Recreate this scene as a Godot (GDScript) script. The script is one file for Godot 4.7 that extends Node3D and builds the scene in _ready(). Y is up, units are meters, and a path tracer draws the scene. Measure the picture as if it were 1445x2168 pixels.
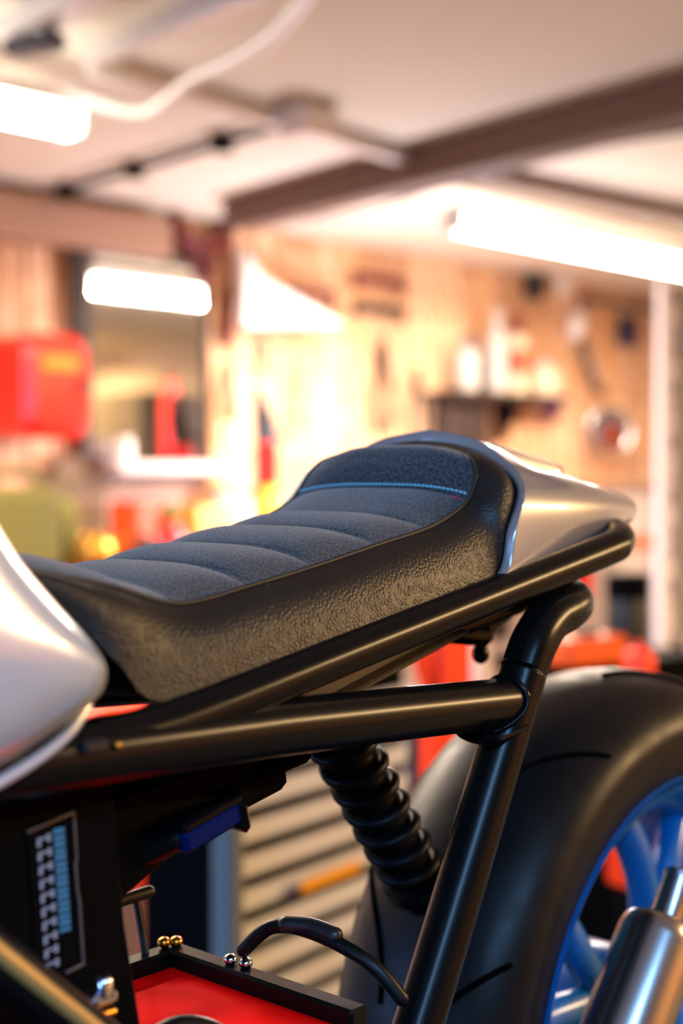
extends Node3D
# A custom motorcycle on a lift in a timber-lined garage. Bike frame: x rearward along the bike, y up, z towards its left side.

const EYE := 1.30
const FOCAL := 3010.0
const BIKE_TURN := 48.0
const BIKE_AT := Vector3(-0.105, 0.0, -0.75)
const ROOM_TURN := 45.9
const BACK := -4.97
const TOP := 2.45
const MID := -0.115

var M := {}
var used := {}
var bike: Node3D
var rng := RandomNumberGenerator.new()

# ---------------------------------------------------------------- naming and adding
func numbered(called: String) -> String:
	if not used.has(called):
		used[called] = 0
		return called
	used[called] += 1
	return "%s_%03d" % [called, used[called]]

func tag(o: Node, label := "", category := "", group := "", kind := "") -> Node:
	if label: o.set_meta("label", label)
	if category: o.set_meta("category", category)
	if group: o.set_meta("group", group)
	if kind: o.set_meta("kind", kind)
	return o

func thing(called: String, label: String, category: String, at := Vector3.ZERO, turn := 0.0, group := "") -> Node3D:
	var o := Node3D.new()
	o.name = numbered(called)
	add_child(o, true)
	o.position = at
	o.rotation_degrees.y = turn
	tag(o, label, category, group)
	return o

func part(called: String, st: SurfaceTool, m: Material, parent: Node) -> MeshInstance3D:
	st.generate_normals()
	var o := MeshInstance3D.new()
	o.mesh = st.commit()
	o.material_override = m
	o.name = numbered(called) if parent == self else called
	parent.add_child(o, true)
	return o

func again(called: String, mesh: Mesh, m: Material, parent: Node, t: Transform3D) -> MeshInstance3D:
	var o := MeshInstance3D.new()
	o.mesh = mesh
	o.material_override = m
	o.name = called
	o.transform = t
	parent.add_child(o, true)
	return o

func S() -> SurfaceTool:
	var st := SurfaceTool.new()
	st.begin(Mesh.PRIMITIVE_TRIANGLES)
	return st

# ---------------------------------------------------------------- shapes
func tri(st: SurfaceTool, a: Vector3, b: Vector3, c: Vector3) -> void:
	st.add_vertex(a); st.add_vertex(c); st.add_vertex(b)

func quad(st: SurfaceTool, a: Vector3, b: Vector3, c: Vector3, d: Vector3) -> void:
	tri(st, a, b, c); tri(st, a, c, d)

func grid(st: SurfaceTool, rows: Array, closed := false) -> void:
	st.set_smooth_group(0)
	for i in rows.size() - 1:
		var p: PackedVector3Array = rows[i]
		var q: PackedVector3Array = rows[i + 1]
		var n := p.size()
		for j in (n if closed else n - 1):
			var k := (j + 1) % n
			quad(st, p[j], p[k], q[k], q[j])

func fan(st: SurfaceTool, ring: PackedVector3Array, flip := false) -> void:
	st.set_smooth_group(0xFFFFFFFF)
	var c := Vector3.ZERO
	for p in ring: c += p
	c /= ring.size()
	for j in ring.size():
		var k := (j + 1) % ring.size()
		if flip: tri(st, c, ring[k], ring[j])
		else: tri(st, c, ring[j], ring[k])

# box with bevelled edges
func box(st: SurfaceTool, c: Vector3, size: Vector3, r := 0.004, b := Basis.IDENTITY) -> void:
	st.set_smooth_group(0xFFFFFFFF)
	var e := size / 2.0
	r = minf(r, minf(e.x, minf(e.y, e.z)) * 0.9)
	var v := func(sx: float, sy: float, sz: float, axis: int) -> Vector3:
		var p := Vector3(sx * e.x, sy * e.y, sz * e.z)
		if axis != 0: p.x -= sx * r
		if axis != 1: p.y -= sy * r
		if axis != 2: p.z -= sz * r
		return c + b * p
	for s in [-1.0, 1.0]:
		var f := [[v.call(s, -1, -1, 0), v.call(s, 1, -1, 0), v.call(s, 1, 1, 0), v.call(s, -1, 1, 0)],
			[v.call(-1, s, -1, 1), v.call(-1, s, 1, 1), v.call(1, s, 1, 1), v.call(1, s, -1, 1)],
			[v.call(-1, -1, s, 2), v.call(1, -1, s, 2), v.call(1, 1, s, 2), v.call(-1, 1, s, 2)]]
		for q in f:
			if s > 0: quad(st, q[0], q[1], q[2], q[3])
			else: quad(st, q[3], q[2], q[1], q[0])
		for t in [-1.0, 1.0]:
			quad(st, v.call(s, t, -1, 0), v.call(s, t, -1, 1), v.call(s, t, 1, 1), v.call(s, t, 1, 0))
			quad(st, v.call(s, -1, t, 0), v.call(s, -1, t, 2), v.call(s, 1, t, 2), v.call(s, 1, t, 0))
			quad(st, v.call(-1, s, t, 1), v.call(-1, s, t, 2), v.call(1, s, t, 2), v.call(1, s, t, 1))
			for w in [-1.0, 1.0]:
				tri(st, v.call(s, t, w, 0), v.call(s, t, w, 1), v.call(s, t, w, 2))

func smooth_path(pts: Array, per := 8) -> PackedVector3Array:
	var out := PackedVector3Array()
	for i in pts.size() - 1:
		var a: Vector3 = pts[maxi(i - 1, 0)]
		var b: Vector3 = pts[i]
		var c: Vector3 = pts[i + 1]
		var d: Vector3 = pts[mini(i + 2, pts.size() - 1)]
		for k in per:
			out.append(b.cubic_interpolate(c, a, d, float(k) / per))
	out.append(pts[-1])
	return out

# tube swept along points; ends: 0 open, 1 flat, 2 rounded
func tube(st: SurfaceTool, pts: PackedVector3Array, r: float, seg := 16, ends := 1, r_end := -1.0, flat := 1.0, flat_dir := Vector3.UP) -> void:
	var n := pts.size()
	var rows := []
	var t0 := (pts[1] - pts[0]).normalized()
	var side := t0.cross(flat_dir)
	if side.length() < 0.05: side = t0.cross(Vector3.RIGHT)
	side = side.normalized()
	var places := []
	for i in n:
		var t := (pts[mini(i + 1, n - 1)] - pts[maxi(i - 1, 0)]).normalized()
		side = (side - t * side.dot(t)).normalized()
		var rr := r if r_end < 0.0 else lerpf(r, r_end, float(i) / (n - 1))
		places.append([pts[i], t, side, rr])
	var ring := func(c: Vector3, t: Vector3, s: Vector3, rr: float) -> PackedVector3Array:
		var up := s.cross(t)
		var o := PackedVector3Array()
		for j in seg:
			var a := TAU * j / seg
			o.append(c + s * cos(a) * rr + up * sin(a) * rr * flat)
		return o
	if ends == 2:
		for k in 5:
			var a := PI / 2 * (1.0 - k / 5.0)
			rows.append(ring.call(places[0][0] - places[0][1] * sin(a) * r, places[0][1], places[0][2], maxf(r * cos(a), 1e-5)))
	for q in places:
		rows.append(ring.call(q[0], q[1], q[2], q[3]))
	if ends == 2:
		var q = places[-1]
		for k in range(1, 6):
			var a := PI / 2 * k / 5.0
			rows.append(ring.call(q[0] + q[1] * sin(a) * q[3], q[1], q[2], maxf(q[3] * cos(a), 1e-5)))
	grid(st, rows, true)
	if ends == 1:
		fan(st, rows[0], true)
		fan(st, rows[-1])

func line(st: SurfaceTool, a: Vector3, b: Vector3, r: float, seg := 12, ends := 1) -> void:
	tube(st, PackedVector3Array([a, b]), r, seg, ends)

# profile of (radius, height) turned round an axis
func lathe(st: SurfaceTool, prof: Array, seg: int, t := Transform3D.IDENTITY, from := 0.0, to := TAU) -> void:
	var rows := []
	var whole := to - from > TAU - 0.001
	for p in prof:
		var row := PackedVector3Array()
		for j in (seg if whole else seg + 1):
			var a := from + (to - from) * j / seg
			row.append(t * Vector3(p[0] * cos(a), p[1], p[0] * sin(a)))
		rows.append(row)
	grid(st, rows, whole)

# polygon (x, y) pushed along z, edges bevelled
func slab(st: SurfaceTool, poly: PackedVector2Array, z0: float, z1: float, t := Transform3D.IDENTITY, bev := 0.0) -> void:
	if Geometry2D.is_polygon_clockwise(poly): poly.reverse()
	var inner := poly
	if bev > 0.0:
		var o := Geometry2D.offset_polygon(poly, -bev, Geometry2D.JOIN_MITER)
		if o.size() == 1 and o[0].size() == poly.size(): inner = o[0]
		else: bev = 0.0
	st.set_smooth_group(0xFFFFFFFF)
	var near := 0
	for k in inner.size():
		if inner[k].distance_to(poly[0]) < inner[near].distance_to(poly[0]): near = k
	var V := func(p: Vector2, z: float) -> Vector3: return t * Vector3(p.x, p.y, z)
	var n := poly.size()
	for i in n:
		var j := (i + 1) % n
		quad(st, V.call(poly[i], z0 + bev), V.call(poly[j], z0 + bev), V.call(poly[j], z1 - bev), V.call(poly[i], z1 - bev))
		if bev > 0.0:
			var a := inner[(i + near) % n]
			var c := inner[(j + near) % n]
			quad(st, V.call(poly[i], z1 - bev), V.call(poly[j], z1 - bev), V.call(c, z1), V.call(a, z1))
			quad(st, V.call(a, z0), V.call(c, z0), V.call(poly[j], z0 + bev), V.call(poly[i], z0 + bev))
	var idx := Geometry2D.triangulate_polygon(inner)
	for i in range(0, idx.size(), 3):
		tri(st, V.call(inner[idx[i]], z1), V.call(inner[idx[i + 1]], z1), V.call(inner[idx[i + 2]], z1))
		tri(st, V.call(inner[idx[i]], z0), V.call(inner[idx[i + 2]], z0), V.call(inner[idx[i + 1]], z0))

func ball(st: SurfaceTool, c: Vector3, r: float, squash := 1.0) -> void:
	var prof := []
	for i in 9:
		var a := -PI / 2 + PI * i / 8.0
		prof.append([maxf(r * cos(a), 1e-5), r * squash * sin(a)])
	lathe(st, prof, 14, Transform3D(Basis.IDENTITY, c))

# ---------------------------------------------------------------- materials
func mat(called: String, c: Color, rough := 0.5, metal := 0.0, spec := 0.5) -> StandardMaterial3D:
	var m := StandardMaterial3D.new()
	m.resource_name = called
	m.albedo_color = c
	m.roughness = rough
	m.metallic = metal
	m.metallic_specular = spec
	M[called] = m
	return m

func noise(kind: int, freq: float, octaves := 3, size := 512, ramp: Gradient = null, cell_return := -1) -> NoiseTexture2D:
	var f := FastNoiseLite.new()
	f.seed = 7
	f.noise_type = kind
	f.frequency = freq
	f.fractal_octaves = octaves
	if octaves == 1: f.fractal_type = FastNoiseLite.FRACTAL_NONE
	if cell_return >= 0: f.cellular_return_type = cell_return
	var t := NoiseTexture2D.new()
	t.width = size
	t.height = size
	t.seamless = true
	t.noise = f
	if ramp: t.color_ramp = ramp
	return t

func ramp(stops: Array) -> Gradient:
	var g := Gradient.new()
	var o := PackedFloat32Array()
	var c := PackedColorArray()
	for s in stops:
		o.append(s[0]); c.append(s[1])
	g.offsets = o
	g.colors = c
	return g

func triplanar(m: StandardMaterial3D, scale: Vector3) -> void:
	m.uv1_triplanar = true
	m.uv1_scale = scale
	m.uv1_triplanar_sharpness = 4.0

func materials() -> void:
	mat("frame_black", Color(0.035, 0.035, 0.035), 0.25, 0.0, 0.25)
	mat("plain_black", Color(0.018, 0.018, 0.02), 0.6, 0.0, 0.10)
	mat("gloss_black", Color(0.03, 0.03, 0.033), 0.2, 0.0, 0.22)
	mat("rubber_hose", Color(0.03, 0.03, 0.03), 0.4, 0.0, 0.3)
	mat("chrome", Color(0.82, 0.82, 0.84), 0.16, 1.0)
	mat("dark_steel", Color(0.16, 0.15, 0.145), 0.4, 0.5)
	var p := mat("silver_paint", Color(0.56, 0.55, 0.54), 0.28, 0.45)
	p.clearcoat_enabled = true; p.clearcoat = 1.0; p.clearcoat_roughness = 0.06
	p = mat("white_paint", Color(0.70, 0.735, 0.78), 0.28, 0.40)
	p.clearcoat_enabled = true; p.clearcoat = 1.0; p.clearcoat_roughness = 0.05
	var lea := mat("leather", Color(0.065, 0.062, 0.058), 0.46, 0.0, 0.40)
	lea.heightmap_enabled = true
	lea.heightmap_scale = 0.045
	lea.heightmap_texture = noise(FastNoiseLite.TYPE_CELLULAR, 0.085, 1, 512, null, FastNoiseLite.RETURN_DISTANCE2_SUB)
	triplanar(lea, Vector3(8.5, 8.5, 8.5))
	var sue := mat("suede", Color(0.275, 0.278, 0.285), 0.95, 0.0, 0.15)
	sue.rim_enabled = true; sue.rim = 1.0; sue.rim_tint = 0.35
	sue.albedo_texture = noise(FastNoiseLite.TYPE_SIMPLEX, 0.05, 4, 512, ramp([[0.3, Color(0.45, 0.45, 0.46)], [0.7, Color(1, 1, 1)]]))
	sue.heightmap_enabled = true
	sue.heightmap_scale = 0.06
	sue.heightmap_texture = noise(FastNoiseLite.TYPE_SIMPLEX, 0.11, 3, 512)
	triplanar(sue, Vector3(12, 12, 12))
	mat("piping", Color(0.05, 0.047, 0.046), 0.6)
	mat("thread_grey", Color(0.30, 0.29, 0.28), 0.8)
	mat("thread_cyan", Color(0.47, 0.74, 0.80), 0.6)
	mat("thread_navy", Color(0.17, 0.24, 0.36), 0.6)
	mat("thread_red", Color(0.75, 0.2, 0.18), 0.6)
	var ty := mat("tyre_rubber", Color(0.075, 0.07, 0.068), 0.45, 0.0, 0.24)
	ty.roughness_texture = noise(FastNoiseLite.TYPE_SIMPLEX, 0.012, 4, 256, ramp([[0.2, Color(0.75, 0.75, 0.75)], [0.8, Color(1, 1, 1)]]))
	triplanar(ty, Vector3(6, 6, 6))
	mat("groove_black", Color(0.01, 0.01, 0.01), 0.9, 0.0, 0.1)
	mat("rim_blue", Color(0.0, 0.33, 0.58), 0.28, 0.1)
	var mu := mat("brushed_steel", Color(0.66, 0.65, 0.65), 0.26, 1.0)
	mu.anisotropy_enabled = false
	mu.clearcoat_enabled = false
	mat("label_white", Color(0.42, 0.46, 0.53), 0.6)
	mat("label_cyan", Color(0.0, 0.36, 0.50), 0.6)
	mat("label_edge", Color(0.26, 0.22, 0.20), 0.5)
	mat("tray_red", Color(0.97, 0.02, 0.02), 0.65, 0.0, 0.1)
	mat("connector_blue", Color(0.0, 0.06, 0.24), 0.5, 0.0, 0.15)
	mat("brass", Color(0.80, 0.55, 0.2), 0.3, 1.0)
	# the room
	var g := ramp([[0.25, Color(0.72, 0.53, 0.39)], [0.5, Color(0.86, 0.69, 0.53)], [0.8, Color(0.92, 0.79, 0.66)]])
	for k in 4:
		var w := mat("plank_wood_%d" % k, [Color(1, 1, 1), Color(0.95, 0.9, 0.86), Color(1, 0.95, 0.88), Color(0.9, 0.86, 0.84)][k], 0.6)
		w.albedo_texture = noise(FastNoiseLite.TYPE_SIMPLEX, 0.01 + 0.002 * k, 4, 256, g)
		triplanar(w, Vector3(9, 0.9, 9))
	mat("beam_wood", Color(0.42, 0.33, 0.28), 0.7)
	mat("header_wood", Color(0.64, 0.50, 0.41), 0.7)
	mat("ceiling_paint", Color(0.87, 0.85, 0.78), 0.85)
	mat("wall_paint", Color(0.84, 0.79, 0.76), 0.85)
	mat("warm_wall", Color(0.60, 0.45, 0.29), 0.8)
	mat("concrete", Color(0.22, 0.21, 0.20), 0.8)
	mat("cardboard", Color(0.45, 0.36, 0.27), 0.8)
	mat("tray_grey", Color(0.30, 0.27, 0.23), 0.5, 0.3)
	mat("cupboard_grey", Color(0.42, 0.39, 0.36), 0.6)
	mat("highlight_gold", Color(0.62, 0.49, 0.26), 0.45, 0.3)  # gold of the light streak on the black down tube
	mat("bottle_white", Color(0.66, 0.63, 0.61), 0.4)
	mat("spring_black", Color(0.03, 0.03, 0.033), 0.4, 0.0, 0.2)
	mat("mirror", Color(0.86, 0.86, 0.85), 0.03, 1.0)
	mat("dark_brown", Color(0.15, 0.09, 0.07), 0.6)
	mat("white_plastic", Color(0.88, 0.87, 0.85), 0.4)
	mat("grey_plastic", Color(0.30, 0.30, 0.32), 0.5)
	mat("dark_grey", Color(0.09, 0.09, 0.105), 0.5)
	mat("signal_red", Color(0.86, 0.09, 0.06), 0.2)
	mat("deep_red", Color(0.38, 0.025, 0.03), 0.45)
	mat("orange", Color(0.80, 0.30, 0.0), 0.45)
	mat("orange_red", Color(0.97, 0.21, 0.0), 0.45)
	mat("yellow", Color(0.80, 0.55, 0.03), 0.5)
	mat("olive", Color(0.36, 0.34, 0.11), 0.5)
	mat("lime", Color(0.42, 0.42, 0.09), 0.5)
	mat("tan_wood", Color(0.60, 0.33, 0.14), 0.6)
	mat("navy", Color(0.05, 0.07, 0.25), 0.5)
	mat("purple", Color(0.36, 0.14, 0.38), 0.4)
	mat("dark_green", Color(0.06, 0.11, 0.085), 0.5)
	mat("cream", Color(0.74, 0.66, 0.55), 0.5)
	mat("drawer_paint", Color(0.69, 0.70, 0.71), 0.4)
	mat("cabinet_paint", Color(0.34, 0.36, 0.33), 0.5)
	mat("amber", Color(0.42, 0.12, 0.02), 0.2)
	for a in [["tube_warm", Color(1, 0.94, 0.87), 28.0], ["tube_cool", Color(0.62, 0.82, 1.0), 18.0], ["tube_amber", Color(1, 0.84, 0.60), 28.0]]:
		var e := mat(a[0], Color(0.9, 0.9, 0.9), 0.4)
		e.emission_enabled = true
		e.emission = a[1]
		e.emission_energy_multiplier = a[2]

# ---------------------------------------------------------------- where things are
func room(a: float, y: float, b: float) -> Vector3:       # along the back wall, up, out from the camera's line towards the viewer
	var t := deg_to_rad(ROOM_TURN)
	return Vector3(a * cos(t) + b * sin(t), y, -a * sin(t) + b * cos(t))

func ray(px: float, py: float) -> Vector3:
	var pitch := -atan(84.0 / FOCAL)
	return Vector3((px - 722.5) / FOCAL, -(py - 1084.0) / FOCAL, -1.0).rotated(Vector3.RIGHT, pitch)

func on_wall(px: float, py: float, out := 0.0) -> Vector3:  # (a, y, b): the place on a plane parallel to the back wall
	var r := ray(px, py)
	var t := deg_to_rad(ROOM_TURN)
	var rb := r.x * sin(t) + r.z * cos(t)
	var ra := r.x * cos(t) - r.z * sin(t)
	var k := (BACK + out) / rb
	return Vector3(ra * k, EYE + r.y * k, BACK + out)

func far(px: float, py: float, depth: float) -> Vector3:    # world place at a distance
	var r := ray(px, py)
	return Vector3(0, EYE, 0) + r * (depth / -r.z)

func on_level(px: float, py: float, y: float) -> Vector3:   # world place on a level plane, for what hangs from the ceiling
	var r := ray(px, py)
	return Vector3(0, EYE, 0) + r * ((y - EYE) / r.y)

# a straight squared bar between two places
func bar(st: SurfaceTool, a: Vector3, b: Vector3, wide: float, high: float, r := 0.005) -> void:
	var x := (b - a).normalized()
	var z := x.cross(Vector3.UP).normalized()
	box(st, (a + b) / 2.0, Vector3(a.distance_to(b), high, wide), r, Basis(x, z.cross(x), z))

func B(s: float, h: float, w: float) -> Vector3:            # bike place; h is measured from eye height
	return Vector3(s, EYE + h, w)

func _ready() -> void:
	rng.seed = 11
	# camera
	var cam := Camera3D.new()
	cam.name = "camera"
	cam.position = Vector3(0, EYE, 0)
	cam.rotation.x = -atan(84.0 / FOCAL)
	cam.near = 0.05
	cam.far = 60.0
	add_child(cam)
	var lens := CameraAttributesPhysical.new()
	lens.frustum_focal_length = 17.5 / (1084.0 / FOCAL)
	lens.frustum_focus_distance = 0.93
	lens.exposure_aperture = 3.0
	lens.frustum_near = 0.05
	lens.frustum_far = 60.0
	cam.attributes = lens
	cam.fov = rad_to_deg(2.0 * atan(1084.0 / FOCAL))
	cam.current = true
	# sky and exposure
	var we := WorldEnvironment.new()
	we.name = "environment"
	var e := Environment.new()
	e.background_mode = Environment.BG_SKY
	var sky := Sky.new()
	var sm := ProceduralSkyMaterial.new()
	sm.sky_top_color = Color(0.30, 0.52, 0.92)
	sm.sky_horizon_color = Color(0.62, 0.78, 1.0)
	sm.ground_horizon_color = Color(0.45, 0.55, 0.66)
	sm.ground_bottom_color = Color(0.30, 0.36, 0.42)
	sm.sky_energy_multiplier = 3.0
	sm.ground_energy_multiplier = 1.4
	sky.sky_material = sm
	e.sky = sky
	e.tonemap_mode = Environment.TONE_MAPPER_LINEAR
	e.tonemap_exposure = 1.12
	e.sdfgi_enabled = true
	e.ssao_enabled = true
	e.ssil_enabled = true
	we.environment = e
	add_child(we)
	materials()
	build_room()
	build_lamps()
	build_bike()
	build_wall_things()
	build_floor_things()

# ---------------------------------------------------------------- the room
func shell(called: String, c: Vector3, size: Vector3, m: Material) -> MeshInstance3D:
	var st := S()
	box(st, Vector3.ZERO, size, 0.002)
	var o := part(called, st, m, self)
	o.position = room(c.x, c.y, c.z)
	o.rotation_degrees.y = ROOM_TURN
	tag(o, "", "", "", "structure")
	return o

func build_room() -> void:
	var a0 := -3.0
	var a1 := 8.05
	var b1 := 2.6
	var ma := (a0 + a1) / 2
	var mb := (BACK + b1) / 2
	shell("floor", Vector3(ma, -0.05, mb), Vector3(a1 - a0 + 0.4, 0.1, b1 - BACK + 0.4), M.concrete)
	shell("ceiling", Vector3(ma, TOP + 0.05, mb), Vector3(a1 - a0 + 0.4, 0.1, b1 - BACK + 0.4), M.ceiling_paint)
	var wall := shell("wall_back", Vector3(ma, TOP / 2, BACK - 0.13), Vector3(a1 - a0 + 0.4, TOP, 0.2), M.wall_paint)
	# upright boards over a painted lower wall
	var variants := []
	for k in 3:
		var st := S()
		box(st, Vector3.ZERO, Vector3(0.134 - 0.004 * k, 1.22, 0.03), 0.005)
		st.generate_normals()
		variants.append(st.commit())
	var a := -0.5
	while a < a1 - 0.07:
		var k := rng.randi() % 4
		var q := Transform3D(Basis.IDENTITY, Vector3(a + 0.07 - ma, TOP - 0.61 - TOP / 2, 0.113 + rng.randf() * 0.006))
		again("plank", variants[rng.randi() % 3], M["plank_wood_%d" % k], wall, q)
		a += 0.14
	var rail := S()
	box(rail, Vector3(3.8 - ma, 1.215 - TOP / 2, 0.13), Vector3(8.5, 0.05, 0.05), 0.008)
	part("dado_rail", rail, M.header_wood, wall)
	shell("wall_right", Vector3(a1 + 0.1, TOP / 2, mb), Vector3(0.2, TOP, b1 - BACK), M.wall_paint)
	shell("wall_front", Vector3(ma, TOP / 2, b1 + 0.1), Vector3(a1 - a0 + 0.4, TOP, 0.2), M.warm_wall)
	# the left wall with the open garage door
	var d0 := -4.3
	var d1 := 1.0
	shell("wall_left", Vector3(a0 - 0.1, TOP / 2, (BACK + d0) / 2), Vector3(0.2, TOP, d0 - BACK), M.wall_paint)
	shell("wall_left", Vector3(a0 - 0.1, TOP / 2, (d1 + b1) / 2), Vector3(0.2, TOP, b1 - d1), M.wall_paint)
	shell("wall_left", Vector3(a0 - 0.1, (TOP + 2.15) / 2, (d0 + d1) / 2), Vector3(0.2, TOP - 2.15, d1 - d0), M.wall_paint)
	var st := S()
	box(st, Vector3(0, -0.06, 0), Vector3(30, 0.1, 40), 0.01)
	var yard := part("ground", st, M.concrete, self)
	yard.position = room(a0 - 15.3, 0, 0)
	yard.rotation_degrees.y = ROOM_TURN
	tag(yard, "", "", "", "structure")
	# ceiling beams: the wide brown one runs away to the left over the workshop
	var bm := S()
	var p := on_level(1445, 212, TOP - 0.07)
	var q := on_level(525, 452, TOP - 0.07)
	bar(bm, p + (p - q) * 0.7, q + (q - p) * 0.03, 0.13, 0.13, 0.008)
	var lift := Vector3(-0.09, 0.03, -0.09)
	bar(bm, p + (p - q) * 0.7 + lift, q + lift, 0.07, 0.07, 0.008)
	var beam := part("ceiling_beam", bm, M.beam_wood, self)
	tag(beam, "", "", "", "structure")
	var bt := S()
	bar(bt, on_level(1000, 372, TOP - 0.03), on_level(1500, 470, TOP - 0.03), 0.16, 0.055)
	var batten := part("ceiling_beam", bt, M.beam_wood, self)
	tag(batten, "", "", "", "structure")
	# brown header board along the top of the back wall, left part
	var h0 := on_wall(28, 430, 0.10)
	var h1 := on_wall(350, 500, 0.10)
	var hb := S()
	box(hb, Vector3.ZERO, Vector3(h1.x - 2.4, 0.17, 0.12), 0.008)
	var head := part("trim_1", hb, M.header_wood, self)
	head.position = room((h1.x + 2.4) / 2, TOP - 0.14, BACK + 0.09)
	head.rotation_degrees.y = ROOM_TURN
	tag(head, "", "", "", "structure")

# ---------------------------------------------------------------- lamps
func tube_lamp(label: String, a0: float, a1: float, y: float, b: float, power: float, tint: int, cross := false) -> void:
	var n := a1 - a0
	var t := thing("fluorescent_lamp", label, "ceiling lamp", room((a0 + a1) / 2, y, b), ROOM_TURN + (90.0 if cross else 0.0))
	var st := S()
	box(st, Vector3(0, 0.045, 0), Vector3(n, 0.05, 0.115), 0.008)
	part("housing", st, M.white_plastic, t)
	st = S()
	var prof := PackedVector2Array()
	for k in 13:
		var g := PI * k / 12.0
		prof.append(Vector2(0.060 * cos(g), -0.062 * sin(g) + 0.02))
	var q := Transform3D(Basis(Vector3(0, 0, 1), Vector3(0, 1, 0), Vector3(-1, 0, 0)), Vector3.ZERO)
	slab(st, prof, -n / 2 + 0.015, n / 2 - 0.015, q)
	part("diffuser", st, [M.tube_cool, M.tube_warm, M.tube_amber][tint], t)
	for s in [-1.0, 1.0]:
		st = S()
		box(st, Vector3(s * (n / 2 - 0.006), 0.005, 0), Vector3(0.016, 0.10, 0.124), 0.006)
		part("end_cap", st, M.white_plastic, t)
	var l := AreaLight3D.new()
	l.name = "light"
	l.area_size = Vector2(n - 0.06, 0.08)
	l.light_color = [Color(0.50, 0.75, 1.0), Color(1, 0.91, 0.81), Color(1, 0.81, 0.56)][tint]
	l.light_energy = power
	l.area_range = 20.0
	l.area_attenuation = 2.0
	l.shadow_enabled = true
	l.rotation_degrees.x = -90
	l.position = Vector3(0, -0.048, 0)
	t.add_child(l)

func build_lamps() -> void:
	tube_lamp("lit tube lamp at the right, its left end in view below the brown batten", 4.40, 6.40, 2.30, -3.65, 20.0, 1)
	tube_lamp("lit tube lamp cut off by the left edge, beside the hanging white cable", 0.70, 2.41, 2.30, -3.40, 16.0, 1)
	tube_lamp("warm tube lamp over the aisle beyond the right edge", 2.35, 5.0, 2.15, 1.3, 34.0, 2)
	tube_lamp("cool white tube lamp on the ceiling behind the viewer", -1.7, 0.3, 2.32, 1.0, 10.0, 0)
	tube_lamp("added warm tube lamp at the far right end, brightening mirror and tail", 5.6, 7.6, 2.32, 0.9, 20.0, 2)  # added out of view, brightens the reflections in the mirror and tail

# ---------------------------------------------------------------- the motorcycle
var stations := [  # seam of the quilted panel: s, h, half width;   lower edge of the leather: s, h, w;   free: crown height
	[-0.085, -0.041, 0.066, -0.085, -0.055, -0.036, 0.006],
	[-0.039, -0.053, 0.080, -0.035, -0.075, -0.022, 0.008],
	[0.005, -0.063, 0.084, -0.010, -0.100, -0.010, 0.008],
	[0.052, -0.075, 0.085, 0.014, -0.123, -0.004, 0.009],
	[0.109, -0.068, 0.085, 0.085, -0.1165, -0.002, 0.009],
	[0.166, -0.059, 0.085, 0.150, -0.106, -0.001, 0.009],
	[0.226, -0.048, 0.085, 0.215, -0.095, -0.001, 0.008],
	[0.278, -0.0385, 0.085, 0.275, -0.084, -0.002, 0.007],
	[0.310, -0.0275, 0.085, 0.322, -0.071, -0.004, 0.006],
	[0.326, -0.0175, 0.085, 0.334, -0.040, -0.004, 0.005],
	[0.3365, -0.003, 0.083, 0.352, -0.021, -0.009, 0.006],
	[0.343, 0.007, 0.075, 0.364, -0.010, -0.018, 0.006],
	[0.349, 0.012, 0.065, 0.371, 0.000, -0.035, 0.005],
	[0.361, 0.0165, 0.040, 0.379, 0.0135, -0.070, 0.002],
	[0.369, 0.0195, 0.0, 0.382, 0.0205, -0.115, 0.0]]

func station(v: float) -> Array:
	var i := clampi(int(floor(v)), 0, stations.size() - 2)
	var t := v - i
	var out := []
	for k in 7:
		var a = stations[maxi(i - 1, 0)][k]
		var b = stations[i][k]
		var c = stations[i + 1][k]
		var d = stations[mini(i + 2, stations.size() - 1)][k]
		var x: float = cubic_interpolate(b, c, a, d, t)
		if k == 2 and i >= 9: x = lerpf(b, c, t)
		out.append(maxf(x, 0.0) if k == 2 else x)
	if v > 13.0: out[2] = stations[13][2] * sqrt(maxf(0.0, 1.0 - t))
	return out

func panel_base(v: float, x: float) -> Vector3:
	var q := station(v)
	return Vector3(q[0], q[1], MID + x * q[2])

func panel_point(v: float, x: float) -> Vector3:
	var q := station(v)
	var p := Vector3(q[0], EYE + q[1], MID + x * q[2])
	var lean := smoothstep(8.6, 10.2, v)
	var up := Vector3(-0.62 * lean, 1.0 - 0.2 * lean, 0).normalized()
	var over: float = 1.0 - pow(absf(x), 3.0)
	p += up * (q[6] + 0.0015) * over
	# padding swells between the cross seams
	if v > 3.0 and v < 8.6:
		var f: float = v - 3.0
		if v > 7.0: f = 4.0 + (v - 7.0) / 2.0
		var t: float = f - floorf(f)
		p += up * 0.0075 * (pow(maxf(sin(PI * t), 0.0), 0.55) - 0.25) * (1.0 - pow(absf(x), 5.0))
	elif v <= 3.0:
		p += up * 0.004 * pow(maxf(sin(PI * clampf(v / 3.0, 0, 1)), 0.0), 0.6) * (1.0 - pow(absf(x), 5.0))
	elif v < 9.0:
		p -= up * 0.0015 * smoothstep(8.6, 8.95, v)
	else:
		p += up * (0.004 * smoothstep(9.0, 9.35, v) - 0.0015 * (1.0 - smoothstep(9.0, 9.1, v))) * (1.0 - pow(absf(x), 4.0)) * (1.0 - smoothstep(12.0, 14.0, v))
	return p

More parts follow.
